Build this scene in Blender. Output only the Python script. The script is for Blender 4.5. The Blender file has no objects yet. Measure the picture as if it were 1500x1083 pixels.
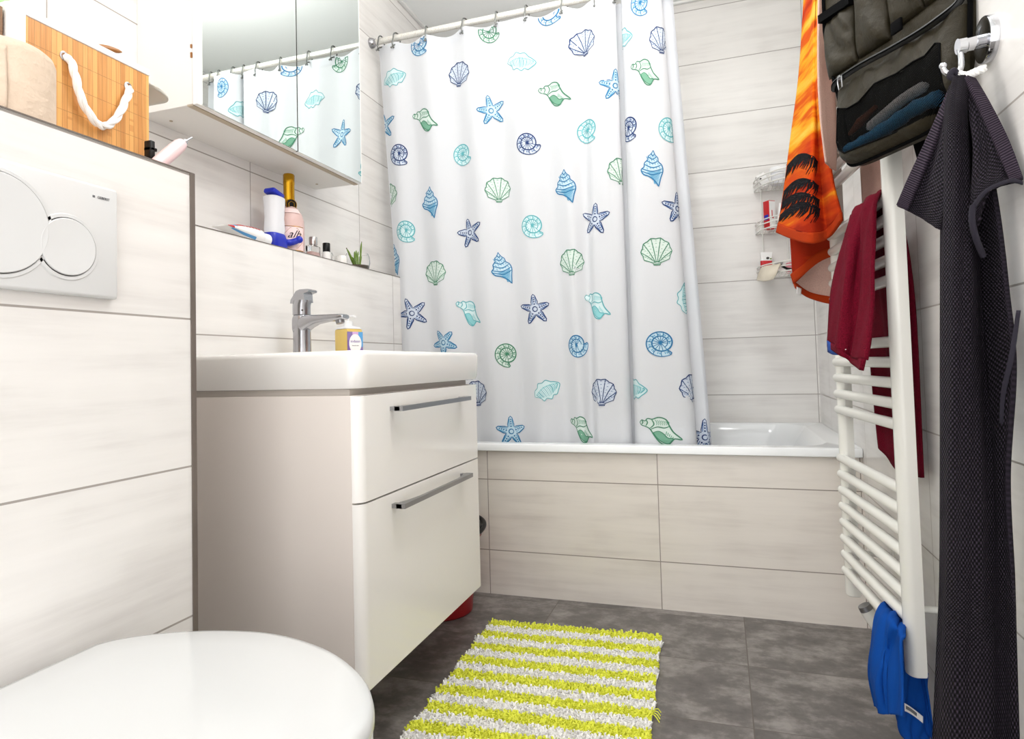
import bpy, bmesh, math, random
from mathutils import Vector, Matrix, Quaternion
random.seed(7)
scn = bpy.context.scene
COL = scn.collection

# ------------------------------------------------------------------ helpers
def lin(c):
    c = c / 255.0
    return c / 12.92 if c <= .04045 else ((c + .055) / 1.055) ** 2.4
def rgb(r, g, b): return (lin(r), lin(g), lin(b), 1.0)

class NT:
    """Small node-graph helper."""
    def __init__(s, name):
        s.m = bpy.data.materials.new(name); s.m.use_nodes = True
        s.t = s.m.node_tree; s.n = s.t.nodes; s.l = s.t.links
        s.b = s.n['Principled BSDF']
    def new(s, typ, **kw):
        n = s.n.new(typ)
        for k, v in kw.items(): setattr(n, k, v)
        return n
    def put(s, sock, v):
        if isinstance(v, bpy.types.NodeSocket): s.l.new(v, sock)
        else: sock.default_value = v
    def math(s, op, a, b=None, c=None):
        n = s.new('ShaderNodeMath', operation=op); s.put(n.inputs[0], a)
        if b is not None: s.put(n.inputs[1], b)
        if c is not None: s.put(n.inputs[2], c)
        return n.outputs[0]
    def mix(s, f, a, b):
        n = s.new('ShaderNodeMix', data_type='RGBA')
        s.put(n.inputs[0], f); s.put(n.inputs[6], a); s.put(n.inputs[7], b)
        return n.outputs[2]
    def pos(s): return s.new('ShaderNodeNewGeometry').outputs['Position']
    def uv(s): return s.new('ShaderNodeTexCoord').outputs['UV']
    def xyz(s, v):
        n = s.new('ShaderNodeSeparateXYZ'); s.put(n.inputs[0], v); return n.outputs
    def comb(s, x, y, z):
        n = s.new('ShaderNodeCombineXYZ')
        for i, v in enumerate((x, y, z)): s.put(n.inputs[i], v)
        return n.outputs[0]
    def noise(s, vec, scale, detail=3, rough=.5):
        n = s.new('ShaderNodeTexNoise'); s.put(n.inputs['Vector'], vec)
        n.inputs['Scale'].default_value = scale; n.inputs['Detail'].default_value = detail
        n.inputs['Roughness'].default_value = rough
        return n.outputs['Fac']
    def ramp(s, f, stops):
        n = s.new('ShaderNodeValToRGB'); s.put(n.inputs[0], f)
        e = n.color_ramp.elements
        while len(e) < len(stops): e.new(.5)
        for el, (p, c) in zip(e, stops): el.position = p; el.color = c
        return n.outputs[0]
    def bump(s, h, strength=.3, dist=.002):
        n = s.new('ShaderNodeBump'); n.inputs['Strength'].default_value = strength
        n.inputs['Distance'].default_value = dist; s.put(n.inputs['Height'], h)
        s.l.new(n.outputs[0], s.b.inputs['Normal'])
    def color(s, c): s.put(s.b.inputs['Base Color'], c)
    def set(s, **kw):
        for k, v in kw.items(): s.b.inputs[k.replace('_', ' ')].default_value = v
        return s

def plain(name, col, rough=.5, metal=0.0, bump=None, var=0.0, **kw):
    n = NT(name); n.set(Roughness=rough, Metallic=metal, **kw)
    p = n.pos()
    if var:
        f = n.noise(p, 9, 3)
        dark = tuple(x * (1 - var) for x in col[:3]) + (1,)
        n.color(n.mix(f, dark, col))
    else: n.color(col)
    if bump: n.bump(n.noise(p, bump[0], 3), bump[1], bump[2] if len(bump) > 2 else .002)
    return n.m

def tile_material(name, axis, u0, col=(237, 234, 231), grout=(164, 157, 151), z0=.1553, pitch=.252):
    n = NT(name); n.set(Roughness=.2)
    o = n.xyz(n.pos()); u = o[axis]; z = o[2]
    fz = n.math('FLOORED_MODULO', n.math('ADD', z, -z0 + .0016), pitch)
    fu = n.math('FLOORED_MODULO', n.math('ADD', u, -u0 + .0014), .602)
    g = n.math('MAXIMUM', n.math('LESS_THAN', fz, .0032), n.math('LESS_THAN', fu, .0028))
    row = n.math('FLOOR', n.math('DIVIDE', n.math('ADD', z, -z0), pitch))
    cl = n.math('FLOOR', n.math('DIVIDE', n.math('ADD', u, -u0), .602))
    idv = n.math('ADD', n.math('MULTIPLY', row, 7.31), n.math('MULTIPLY', cl, 3.77))
    v = n.comb(n.math('MULTIPLY', u, 2.2), n.math('MULTIPLY', z, 26), idv)
    v2 = n.comb(n.math('MULTIPLY', u, 6), n.math('MULTIPLY', z, 5), idv)
    f = n.math('ADD', n.math('MULTIPLY', n.noise(v, 1.0, 5, .6), .65), n.math('MULTIPLY', n.noise(v2, 1.0, 2), .35))
    base = n.ramp(f, [(.3, rgb(col[0] - 17, col[1] - 18, col[2] - 18)), (.5, rgb(*col)), (.72, rgb(min(255, col[0] + 7), min(255, col[1] + 7), min(255, col[2] + 7)))])
    n.color(n.mix(g, base, rgb(*grout)))
    n.put(n.b.inputs['Roughness'], n.math('ADD', n.math('MULTIPLY', g, .55), .2))
    n.bump(n.math('SUBTRACT', 1.0, g), .35, .0015)
    return n.m

class MB:
    """Collects shapes in one bmesh and links them as ONE mesh object."""
    def __init__(s): s.bm = bmesh.new(); s.uvl = s.bm.loops.layers.uv.new('UVMap'); s.mi = 0
    def _f(s, vs):
        try:
            f = s.bm.faces.new(vs); f.material_index = s.mi; return f
        except ValueError: return None
    def box(s, x0, x1, y0, y1, z0, z1, bev=0, seg=2, M=None):
        v = [s.bm.verts.new((x, y, z)) for x in (x0, x1) for y in (y0, y1) for z in (z0, z1)]
        fs = [s._f([v[i] for i in q]) for q in ((0, 1, 3, 2), (4, 6, 7, 5), (0, 4, 5, 1), (2, 3, 7, 6), (0, 2, 6, 4), (1, 5, 7, 3))]
        vs = v
        if bev:
            es = list({e for f in fs for e in f.edges})
            r = bmesh.ops.bevel(s.bm, geom=es, offset=bev, segments=seg, profile=.5, affect='EDGES', clamp_overlap=True)
            for f in r['faces']: f.material_index = s.mi
            vs = list({w for f in r['faces'] for w in f.verts} | {w for w in v if w.is_valid})
        if M is not None:
            for w in vs: w.co = M @ w.co
        return s
    def loft(s, rings, cap=(True, True), closed=True):
        R = [[s.bm.verts.new(p) for p in ring] for ring in rings]
        n = len(R[0])
        for a, b in zip(R, R[1:]):
            for i in range(n if closed else n - 1):
                j = (i + 1) % n
                s._f([a[i], a[j], b[j], b[i]])
        if cap[0]: s._f(R[0][::-1])
        if cap[1]: s._f(R[-1])
        return s
    def cyl(s, p0, p1, r0, r1=None, n=20, cap=(True, True)):
        p0, p1 = Vector(p0), Vector(p1); r1 = r0 if r1 is None else r1
        d = (p1 - p0).normalized(); a = d.orthogonal().normalized(); b = d.cross(a)
        ring = lambda p, r: [p + (a * math.cos(2 * math.pi * i / n) + b * math.sin(2 * math.pi * i / n)) * r for i in range(n)]
        return s.loft([ring(p0, r0), ring(p1, r1)], cap)
    def tube(s, pts, r, n=8, closed=False, flat=None):
        pts = [Vector(p) for p in pts]; m = len(pts); rings = []; up = None
        for i, p in enumerate(pts):
            if closed: d = pts[(i + 1) % m] - pts[i - 1]
            else: d = pts[min(i + 1, m - 1)] - pts[max(i - 1, 0)]
            d.normalize()
            if up is None: up = d.orthogonal().normalized()
            else:
                up = up - d * up.dot(d)
                up = up.normalized() if up.length > 1e-6 else d.orthogonal().normalized()
            q = d.cross(up); rr = r[i] if isinstance(r, (list, tuple)) else r
            fl = flat or 1.0
            rings.append([p + (up * math.cos(2 * math.pi * k / n) * fl + q * math.sin(2 * math.pi * k / n)) * rr for k in range(n)])
        if closed: rings.append(rings[0]); return s.loft(rings, (False, False))
        return s.loft(rings)
    def lathe(s, prof, c=(0, 0, 0), n=28, M=None, sx=1, sy=1, cap=(True, True)):
        c = Vector(c); rings = []
        for r, z in prof:
            ring = [Vector((math.cos(2 * math.pi * i / n) * r * sx, math.sin(2 * math.pi * i / n) * r * sy, z)) for i in range(n)]
            rings.append([(c + (M @ p if M else p)) for p in ring])
        return s.loft(rings, cap)
    def ball(s, c, r, n=16, M=None):
        rx, ry, rz = r if isinstance(r, tuple) else (r, r, r)
        prof = []
        for k in range(n // 2 + 1):
            a = -math.pi / 2 + math.pi * k / (n // 2)
            prof.append((max(1e-5, math.cos(a)), math.sin(a)))
        rings = []
        for q, z in prof:
            ring = [Vector((math.cos(2 * math.pi * i / n) * q * rx, math.sin(2 * math.pi * i / n) * q * ry, z * rz)) for i in range(n)]
            rings.append([Vector(c) + (M @ p if M else p) for p in ring])
        return s.loft(rings)
    def prism(s, poly, f, h):
        """poly of 2-D points placed by f(a, b), extruded by vector h."""
        a = [Vector(f(*p)) for p in poly]; h = Vector(h)
        return s.loft([a, [p + h for p in a]])
    def grid(s, fn, nu, nv, uvs=(1, 1), flip=False):
        V = [[s.bm.verts.new(fn(i / nu, j / nv)) for j in range(nv + 1)] for i in range(nu + 1)]
        for i in range(nu):
            for j in range(nv):
                q = [(i, j), (i + 1, j), (i + 1, j + 1), (i, j + 1)]
                if flip: q = q[::-1]
                f = s._f([V[a][b] for a, b in q])
                if f:
                    for lp, (a, b) in zip(f.loops, q): lp[s.uvl].uv = (a / nu * uvs[0], b / nv * uvs[1])
        return s
    def build(s, name, mats, parent=None, angle=38, label=None, solid=0, kind=None, fixn=True):
        if fixn: bmesh.ops.recalc_face_normals(s.bm, faces=s.bm.faces[:])
        me = bpy.data.meshes.new(name); s.bm.to_mesh(me); s.bm.free()
        for m in (mats if isinstance(mats, (list, tuple)) else [mats]): me.materials.append(m)
        me.polygons.foreach_set('use_smooth', [True] * len(me.polygons))
        me.set_sharp_from_angle(angle=math.radians(angle))
        o = bpy.data.objects.new(name, me); COL.objects.link(o)
        if parent: attach(o, parent)
        if label: o['label'] = label
        if kind: o['kind'] = kind
        if solid:
            md = o.modifiers.new('thickness', 'SOLIDIFY'); md.thickness = abs(solid); md.offset = 0
        return o

def wm(o):
    return (wm(o.parent) @ o.matrix_parent_inverse @ o.matrix_basis) if o.parent else o.matrix_basis.copy()
def attach(o, p):
    o.parent = p; o.matrix_parent_inverse = wm(p).inverted()
def tag(o, label, cat, group=None):
    o['label'] = label; o['category'] = cat
    if group: o['group'] = group
    return o
def thing(name, label, cat, loc=(0, 0, 0), group=None):
    o = bpy.data.objects.new(name, None); COL.objects.link(o); o.location = loc
    o.empty_display_size = .05
    return tag(o, label, cat, group)
def struct(o): o['kind'] = 'structure'; return o

def text_mesh(txt, size, place, mat, parent, name='lettering', shear=0, depth=.0004, spacing=1.0):
    """Letters as real mesh; place maps (x, y, depth) to 3-D."""
    cu = bpy.data.curves.new('letters', 'FONT'); cu.body = txt; cu.size = size; cu.shear = shear
    cu.align_x = 'CENTER'; cu.align_y = 'CENTER'; cu.extrude = depth / 2; cu.space_character = spacing
    to = bpy.data.objects.new('letters', cu); COL.objects.link(to)
    dg = bpy.context.evaluated_depsgraph_get()
    me = bpy.data.meshes.new_from_object(to.evaluated_get(dg))
    bpy.data.objects.remove(to); bpy.data.curves.remove(cu)
    for v in me.vertices: v.co = place(v.co.x, v.co.y, v.co.z)
    me.materials.clear(); me.materials.append(mat)
    o = bpy.data.objects.new(name, me); COL.objects.link(o); attach(o, parent)
    return o

def cr(P, f):
    a, b, c, d = P
    return .5 * ((2 * b) + (c - a) * f + (2 * a - 5 * b + 4 * c - d) * f * f + (3 * b - a - 3 * c + d) * f ** 3)
def crv(pts, t):
    """Catmull-Rom through points, t in 0..1."""
    n = len(pts) - 1; x = max(0, min(n - 1e-9, t * n)); i = int(x); f = x - i
    q = [Vector(pts[max(0, min(n, i + k))]) for k in (-1, 0, 1, 2)]
    return cr(q, f)
def smooth_path(pts, n): return [crv(pts, i / n) for i in range(n + 1)]
def sheet(rows):
    """rows: list of rows of 3-D control points -> fn(u, v), u along a row."""
    def f(u, v): return crv([crv(r, u) for r in rows], v)
    return f
def rrect(x0, x1, y0, y1, r, n=6):
    out = []
    for cx, cy, a0 in ((x1 - r, y1 - r, 0), (x0 + r, y1 - r, 90), (x0 + r, y0 + r, 180), (x1 - r, y0 + r, 270)):
        for k in range(n + 1):
            a = math.radians(a0 + 90 * k / n); out.append((cx + r * math.cos(a), cy + r * math.sin(a)))
    return out

# ------------------------------------------------------------------ materials
M = {}
M['white_gloss'] = plain('white gloss lacquer', rgb(250, 247, 243), .14)
M['carcass'] = plain('matt white melamine', rgb(235, 226, 219), .42, bump=(900, .05))
M['groove'] = plain('grey recess panel', rgb(190, 182, 174), .45)
M['ceramic'] = plain('white glazed ceramic', rgb(240, 237, 233), .08, Coat_Weight=.4)
M['lid'] = plain('white thermoset plastic', rgb(212, 213, 213), .12)
M['plate'] = plain('white flush plate plastic', rgb(222, 222, 222), .22)
M['dark_gap'] = plain('dark joint', rgb(60, 56, 54), .7)
M['grey_ink'] = plain('grey print', rgb(105, 105, 108), .6)
M['enamel'] = plain('white bath enamel', rgb(240, 242, 243), .1)
M['chrome'] = plain('chrome', rgb(205, 206, 210), .09, 1.0)
M['chrome_dull'] = plain('limescaled chrome', rgb(176, 176, 180), .22, 1.0, bump=(350, .08))
M['steel'] = plain('brushed steel', rgb(150, 150, 152), .3, 1.0)
M['trim'] = plain('aged metal edging', rgb(132, 121, 113), .5, .25, var=.5)
M['mirror'] = plain('mirror glass', rgb(232, 238, 236), .01, 1.0)
M['board_edge'] = plain('tan chipboard edge', rgb(205, 188, 165), .6, var=.25)
M['cab_under'] = plain('cabinet white board', rgb(240, 237, 232), .5, bump=(700, .05))
M['ceil'] = plain('ceiling paint', rgb(245, 247, 246), .8, bump=(260, .12))
M['cornice'] = plain('cornice paint', rgb(238, 238, 236), .6)
M['paint'] = plain('white wall paint', rgb(238, 236, 233), .7)
M['rad'] = plain('white radiator enamel', rgb(240, 239, 233), .22)
M['rod'] = None
n = NT('speckled cream metal rod'); n.set(Roughness=.28, Metallic=.35)
f = n.noise(n.pos(), 420, 3)
n.color(n.ramp(f, [(.33, rgb(176, 160, 120)), (.41, rgb(226, 224, 218)), (1, rgb(238, 237, 233))])); M['rod'] = n.m
M['ring'] = plain('dark chrome ring', rgb(128, 130, 128), .22, 1.0)
M['cloth'] = plain('white polyester curtain', rgb(233, 235, 239), .75, bump=(60, .03), Specular_IOR_Level=.2)
cb = M['cloth'].node_tree
_tr = cb.nodes.new('ShaderNodeBsdfTranslucent'); _tr.inputs[0].default_value = rgb(242, 244, 248)
_mx = cb.nodes.new('ShaderNodeMixShader'); _mx.inputs[0].default_value = .3
cb.links.new(cb.nodes['Principled BSDF'].outputs[0], _mx.inputs[1]); cb.links.new(_tr.outputs[0], _mx.inputs[2])
cb.links.new(_mx.outputs[0], cb.nodes['Material Output'].inputs[0])
for k, c in dict(navy=(22, 54, 108), blue=(36, 114, 162), teal=(92, 172, 180), green=(62, 126, 96)).items():
    M['ink_' + k] = plain(k + ' print line', rgb(*c), .8)
for k, c in dict(navy=(206, 215, 228), blue=(196, 220, 232), teal=(212, 232, 234), green=(214, 227, 220)).items():
    M['fill_' + k] = plain(k + ' print tint', rgb(*c), .8)
for k, c in dict(navy=(70, 106, 158), blue=(92, 162, 198), teal=(140, 204, 208), green=(116, 168, 142)).items():
    M['mid_' + k] = plain(k + ' print half tone', rgb(*c), .8)

n = NT('grey concrete floor tile'); n.set(Roughness=.42)
o = n.xyz(n.pos())
fx = n.math('FLOORED_MODULO', n.math('ADD', o[0], .56 + .0014), .6)
fy = n.math('FLOORED_MODULO', n.math('ADD', o[1], -1.52 + .0012), .3015)
g = n.math('MAXIMUM', n.math('LESS_THAN', fx, .003), n.math('LESS_THAN', fy, .0024))
idv = n.math('ADD', n.math('MULTIPLY', n.math('FLOOR', n.math('DIVIDE', n.math('ADD', o[0], .56), .6)), 5.3), n.math('MULTIPLY', n.math('FLOOR', n.math('DIVIDE', n.math('ADD', o[1], -1.52), .3015)), 3.1))
v = n.comb(o[0], n.math('MULTIPLY', o[1], 1.3), idv)
f = n.math('ADD', n.math('MULTIPLY', n.noise(v, 8, 7, .68), .75), n.math('MULTIPLY', n.noise(v, 28, 4, .7), .25))
base = n.ramp(f, [(.32, rgb(76, 71, 69)), (.48, rgb(105, 100, 97)), (.62, rgb(148, 142, 138))])
n.color(n.mix(g, base, rgb(92, 84, 78))); n.bump(n.math('SUBTRACT', 1.0, g), .3, .001); M['floor'] = n.m

def bamboo(name, light, dark, axis=1, z0=1.16):
    n = NT(name); n.set(Roughness=.38)
    o = n.xyz(n.pos()); u = n.math('ADD', o[axis], n.math('MULTIPLY', o[0] if axis else o[1], .35)); z = o[2]
    s_ = n.math('DIVIDE', u, .0088); i = n.math('FLOOR', s_); fr = n.math('SUBTRACT', s_, i)
    w = n.new('ShaderNodeTexWhiteNoise'); w.noise_dimensions = '1D'; n.put(w.inputs['W'], i)
    gr = n.noise(n.comb(n.math('MULTIPLY', u, 420), n.math('MULTIPLY', z, 14), i), 1, 3)
    f = n.math('ADD', n.math('MULTIPLY', w.outputs['Value'], .6), n.math('MULTIPLY', gr, .5))
    base = n.ramp(f, [(.15, dark), (.6, light), (1, tuple(min(1, c * 1.25) for c in light[:3]) + (1,))])
    gap = n.math('LESS_THAN', fr, .1)
    knot = n.math('GREATER_THAN', n.noise(n.comb(n.math('MULTIPLY', i, 3.3), n.math('MULTIPLY', z, 40), 1.0), 1, 1), .7)
    st = n.math('LESS_THAN', n.math('FLOORED_MODULO', n.math('ADD', z, -z0), .043), .0011)
    brown = tuple(c * .45 for c in dark[:3]) + (1,)
    base = n.mix(n.math('MULTIPLY', knot, .45), base, dark)
    n.color(n.mix(n.math('MULTIPLY', n.math('MAXIMUM', gap, st), .5), base, brown)); n.bump(n.math('SUBTRACT', 1.0, n.math('MAXIMUM', gap, st)), .4, .001)
    return n.m
M['bamboo'] = bamboo('bamboo slats', rgb(226, 166, 96), rgb(190, 124, 60), 1, 1.165)
M['bamboo_dark'] = bamboo('dark bamboo slats', rgb(150, 104, 56), rgb(104, 66, 34), 1, 1.165)
M['binding'] = plain('white woven binding', rgb(244, 243, 240), .85, bump=(900, .25))
M['flap'] = plain('off white lining cloth', rgb(226, 222, 212), .9, bump=(700, .3))
M['rope'] = plain('white cotton rope', rgb(246, 245, 242), .8, bump=(500, .2))
M['wood'] = plain('brown wood', rgb(176, 116, 56), .4, var=.35)
M['paper'] = None
n = NT('recycled beige tissue'); n.set(Roughness=.95)
o_ = n.noise(n.pos(), 40, 4); n.color(n.mix(o_, rgb(206, 184, 162), rgb(226, 206, 186))); n.bump(n.noise(n.pos(), 95, 4), .6, .004); M['paper'] = n.m
M['mint'] = plain('mint green plastic', rgb(196, 240, 178), .3)
M['pink_plastic'] = plain('pale pink plastic', rgb(240, 206, 208), .3)
M['black'] = plain('black plastic', rgb(12, 12, 13), .4, Specular_IOR_Level=.3)
M['black_cloth'] = plain('black webbing', rgb(6, 6, 7), .95, bump=(900, .2), Specular_IOR_Level=.08)
M['blue_plastic'] = plain('deep blue plastic', rgb(18, 40, 176), .3)
M['frost'] = plain('frosted clear plastic', rgb(246, 246, 250), .4, Transmission_Weight=.2, IOR=1.2)
M['glass'] = plain('clear glass', (1, 1, 1, 1), .02, Transmission_Weight=1.0, IOR=1.25)
M['pink_glass'] = plain('pink glass', rgb(250, 216, 210), .08, Transmission_Weight=.35, IOR=1.3)
M['pink_label'] = plain('pale pink label', rgb(246, 218, 216), .6)
M['white_label'] = plain('white label', rgb(244, 242, 240), .55)
M['gold'] = plain('gold foil', rgb(190, 142, 30), .22, .9)
M['silver'] = plain('silver cap', rgb(190, 188, 188), .25, 1.0)
M['red'] = plain('red print', rgb(200, 24, 30), .4)
M['sky'] = plain('light blue print', rgb(90, 160, 214), .4)
M['soap'] = plain('amber soap', rgb(252, 220, 130), .15, Transmission_Weight=.25, IOR=1.35)
M['lilac'] = plain('lilac print', rgb(120, 92, 160), .5)
M['pump'] = plain('white pump plastic', rgb(246, 246, 246), .25)
M['leaf'] = plain('aloe leaf', rgb(128, 164, 50), .4, var=.4)
M['leaf_tip'] = plain('dry leaf tip', rgb(86, 48, 20), .6)
M['soil'] = plain('soil', rgb(98, 88, 74), .9)
M['bucket'] = plain('dark red bucket plastic', rgb(146, 20, 26), .35)

def terry(name, col, col2=None, scale=400, strength=.8, amount=.25):
    n = NT(name); n.set(Roughness=.95, Specular_IOR_Level=.15);     p = n.pos(); f = n.noise(p, scale, 2); f2 = n.noise(p, 60, 3)
    d = tuple(c * (1 - amount * 1.6) for c in col[:3]) + (1,)
    base = n.mix(f, d, col)
    if col2: base = n.mix(n.math('MULTIPLY', f2, .8), base, col2)
    n.color(base); n.bump(f, strength, .003)
    return n.m
M['red_terry'] = terry('dark red terry', rgb(128, 8, 40), amount=.5)
M['blue_knit'] = plain('royal blue knit', rgb(10, 72, 156), .9, bump=(1100, .2), Specular_IOR_Level=.15)
M['pink_terry'] = terry('pinkish towel back', rgb(228, 190, 176), amount=.2)
M['orange_hem'] = terry('orange hem', rgb(190, 62, 18), scale=900, amount=.15)
n = NT('orange beach towel print'); n.set(Roughness=.95, Specular_IOR_Level=.15)
p = n.pos(); o = n.xyz(p)
band = n.noise(n.comb(n.math('MULTIPLY', o[0], 4), n.math('MULTIPLY', o[1], 1.2), n.math('MULTIPLY', o[2], 11)), 1, 4, .6)
up = n.math('MULTIPLY_ADD', o[2], 1.0, -1.18)
f = n.math('ADD', n.math('MULTIPLY_ADD', band, 1.5, -.27), n.math('MULTIPLY', n.math('MINIMUM', n.math('MAXIMUM', up, -.25), .35), .5))
base = n.ramp(f, [(.40, rgb(150, 34, 8)), (.50, rgb(196, 62, 12)), (.60, rgb(214, 96, 14)), (.68, rgb(240, 172, 34)), (.80, rgb(246, 206, 84))])
fine = n.noise(p, 620, 2); n.color(n.mix(n.math('MULTIPLY', fine, .5), base, rgb(160, 44, 12))); n.bump(fine, .5, .003); M['orange'] = n.m
M['frond'] = terry('black frond print', rgb(20, 18, 22), amount=.2)

def waffle(name, col, dark, k=760.0):
    n = NT(name); n.set(Roughness=.9, Specular_IOR_Level=.2)
    u = n.xyz(n.uv()); 
    a = n.math('SINE', n.math('MULTIPLY', n.math('ADD', u[0], 0.0), k)); b = n.math('SINE', n.math('MULTIPLY', u[1], k * 1.3))
    h = n.math('MULTIPLY_ADD', n.math('MULTIPLY', a, b), .5, .5)
    n.color(n.mix(n.math('POWER', h, 2.4), dark, col)); n.bump(h, 1.0, .005)
    return n.m
M['waffle'] = waffle('dark plum waffle towel', rgb(76, 66, 82), rgb(4, 3, 6))
n = NT('dark plum ribbed hem'); n.set(Roughness=.9, Specular_IOR_Level=.2)
u = n.xyz(n.uv()); h = n.math('MULTIPLY_ADD', n.math('SINE', n.math('MULTIPLY', u[1], 1500.0)), .5, .5)
n.color(n.mix(h, rgb(22, 18, 27), rgb(70, 58, 72))); n.bump(h, .6, .003); M['rib'] = n.m
M['loop'] = plain('plum tape', rgb(34, 30, 42), .9, bump=(900, .2))
n = NT('olive grey nylon'); n.set(Roughness=.5, Specular_IOR_Level=.4)
f = n.noise(n.pos(), 26, 4, .6); n.color(n.mix(f, rgb(26, 22, 10), rgb(50, 43, 26)))
n.bump(n.math('ADD', n.noise(n.pos(), 30, 3), n.math('MULTIPLY', n.noise(n.pos(), 900, 1), .12)), .5, .012); n.set(Roughness=.55, Specular_IOR_Level=.25); M['nylon'] = n.m
n = NT('black net'); n.set(Roughness=.8)
n.color(rgb(3, 3, 3)); n.set(Specular_IOR_Level=.05); o = n.xyz(n.new('ShaderNodeTexCoord').outputs['Object'])
h = n.math('MULTIPLY', n.math('SINE', n.math('MULTIPLY', o[0], 2400.0)), n.math('SINE', n.math('MULTIPLY', o[2], 2400.0)))
hole = n.math('MULTIPLY', n.math('GREATER_THAN', h, .30), .85)
n.put(n.b.inputs['Alpha'], n.math('SUBTRACT', 1.0, hole)); M['net'] = n.m

# ------------------------------------------------------------------ the setting
XW, XLEDGE, XBOX, XR = -1.315, -1.195, -.866, .397      # left wall, ledge front, toilet box front, right wall
YBOX, YT, YB, ZC, ZBOX, ZLEDGE = .871, 2.16, 2.978, 2.47, 1.1655, 1.175
YREAR = -.75
def wall(name, b, m): return struct(MB().box(*b).build(name, m))
wall('floor', (-1.45, .55, YREAR, 3.1, -.1, 0), M['floor'])
wall('ceiling', (-1.45, .55, YREAR, 3.1, ZC, ZC + .1), M['ceil'])
wall('wall_left', (-1.42, XW, YREAR, YB, 0, ZC), tile_material('left wall tiles', 1, 1.539))
wall('wall_ledge', (XW, XLEDGE, YBOX, YB, 0, ZLEDGE), tile_material('ledge tiles', 1, 1.576, z0=.113, pitch=.266))
wall('wall_toilet', (XW, XBOX, YREAR, YBOX, 0, ZBOX), tile_material('toilet box tiles', 1, .269))
wall('wall_back', (-1.42, .5, YB, YB + .1, 0, ZC), tile_material('back wall tiles', 0, -.815, col=(235, 232, 228)))
wall('wall_right', (XR, .5, YREAR, YB, 0, ZC), tile_material('right wall tiles', 1, 1.509))
wall('wall_tub', (XLEDGE, XR, YT, YT + .022, 0, .509), tile_material('tub front tiles', 0, -.815, col=(229, 222, 214), grout=(150, 140, 132)))
t = MB().box(XBOX - .006, XBOX + .0022, YBOX - .008, YBOX + .002, 0, ZBOX + .002).build('trim_1', M['trim']); struct(t)
t = MB().box(XBOX - .006, XBOX + .0015, YREAR, YBOX - .008, ZBOX, ZBOX + .0022).build('trim_2', M['trim']); struct(t)
t = MB().box(XLEDGE - .006, XLEDGE + .0015, YBOX, YB, ZLEDGE, ZLEDGE + .002).build('trim_3', M['trim']); struct(t)
t = MB()
for b in ((XW, XW + .018, YREAR, YB, ZC - .012, ZC), (XW, XR, YB - .018, YB, ZC - .012, ZC), (XR - .018, XR, YREAR, YB, ZC - .012, ZC)): t.box(*b, bev=.003)
struct(t.build('trim_4', M['cornice']))

# ------------------------------------------------------------------ flush plate
cy, cz = .593, 1.014
fp = thing('flush_plate', 'white plastic flush plate with two round buttons on the tiled toilet wall', 'flush plate', (XBOX, cy, cz))
m = MB(); m.box(XBOX, XBOX + .012, cy - .123, cy + .123, cz - .083, cz + .083, bev=.005, seg=3); m.build('plate', M['plate'], fp)
def button(y, z, r):
    prof = [(r + .0075, .0115), (r + .006, .0135), (r + .0018, .0135), (r + .0012, .012)]
    R = Matrix(((0, 0, 1), (1, 0, 0), (0, 1, 0)))
    m = MB(); m.lathe([(r + .001, .0118), (r + .001, .0128)], (XBOX, y, z), 56, R); m.mi = 0
    g = m.build('button_gap', M['dark_gap'], fp)
    b = MB().lathe([(r, .0115), (r, .0150), (r - .001, .0158), (r * .6, .0150), (.0005, .0146)], (XBOX, y, z), 56, R).build('button', M['plate'], fp)
    MB().lathe(prof, (XBOX, y, z), 56, R, cap=(False, False)).build('button_rim', M['plate'], b)
button(.546, 1.014, .064); button(.6375, .9975, .0395)
pl = lambda x, y, d: (XBOX + .0124 + d, .6915 + x, 1.078 + y)
text_mesh('GEBERIT', .0052, pl, M['grey_ink'], fp, 'logo_lettering', spacing=1.0)
MB().box(XBOX + .012, XBOX + .0124, .6745, .6780, 1.0765, 1.0797).build('logo_square', M['grey_ink'], fp)

# ------------------------------------------------------------------ toilet
TC = .575
HALF = [(-.838, .088), (-.826, .108), (-.80, .130), (-.765, .150), (-.72, .168), (-.67, .180), (-.62, .1845), (-.56, .176), (-.50, .156), (-.45, .128), (-.41, .096), (-.38, .058), (-.364, .024), (-.361, 0)]
def outline(scale=1.0, dx=0, n=44):
    h = smooth_path([(x, w, 0) for x, w in HALF], n)
    pts = [(p.x, p.y) for p in h] + [(p.x, -p.y) for p in h[-2::-1]]
    return [((x + .62) * scale - .62 + dx, TC + w * scale) for x, w in pts]
to = thing('toilet', 'white wall hung toilet with closed lid below the flush plate', 'toilet', (-.62, TC, .06))
lv = [(.965, .4225), (.99, .424), (1.0, .430), (1.0, .437), (.992, .4435), (.975, .4475), (.93, .4495), (.7, .4515), (.3, .4525)]
MB().loft([[(x, y, z) for x, y in outline(s)] for s, z in lv]).build('lid', M['lid'], to, angle=60)
lv = [(.955, .402), (.985, .404), (.992, .410), (.990, .4175), (.965, .4205)]
MB().loft([[(x, y, z) for x, y in outline(s)] for s, z in lv]).build('seat', M['lid'], to, angle=60)
bw = [(.45, .09, -.10), (.56, .10, -.085), (.70, .16, -.06), (.82, .24, -.035), (.91, .32, -.012), (.955, .375, 0), (.965, .392, 0), (.955, .400, 0)]
MB().loft([[(max(x, XBOX), y, z) for x, y in outline(s, dx)] for s, z, dx in bw]).build('bowl', M['ceramic'], to, angle=60)
for s in (-1, 1): MB().cyl((-.836, TC + s * .06, .398), (-.836, TC + s * .06, .430), .012).build('hinge', M['lid'], to)

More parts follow.
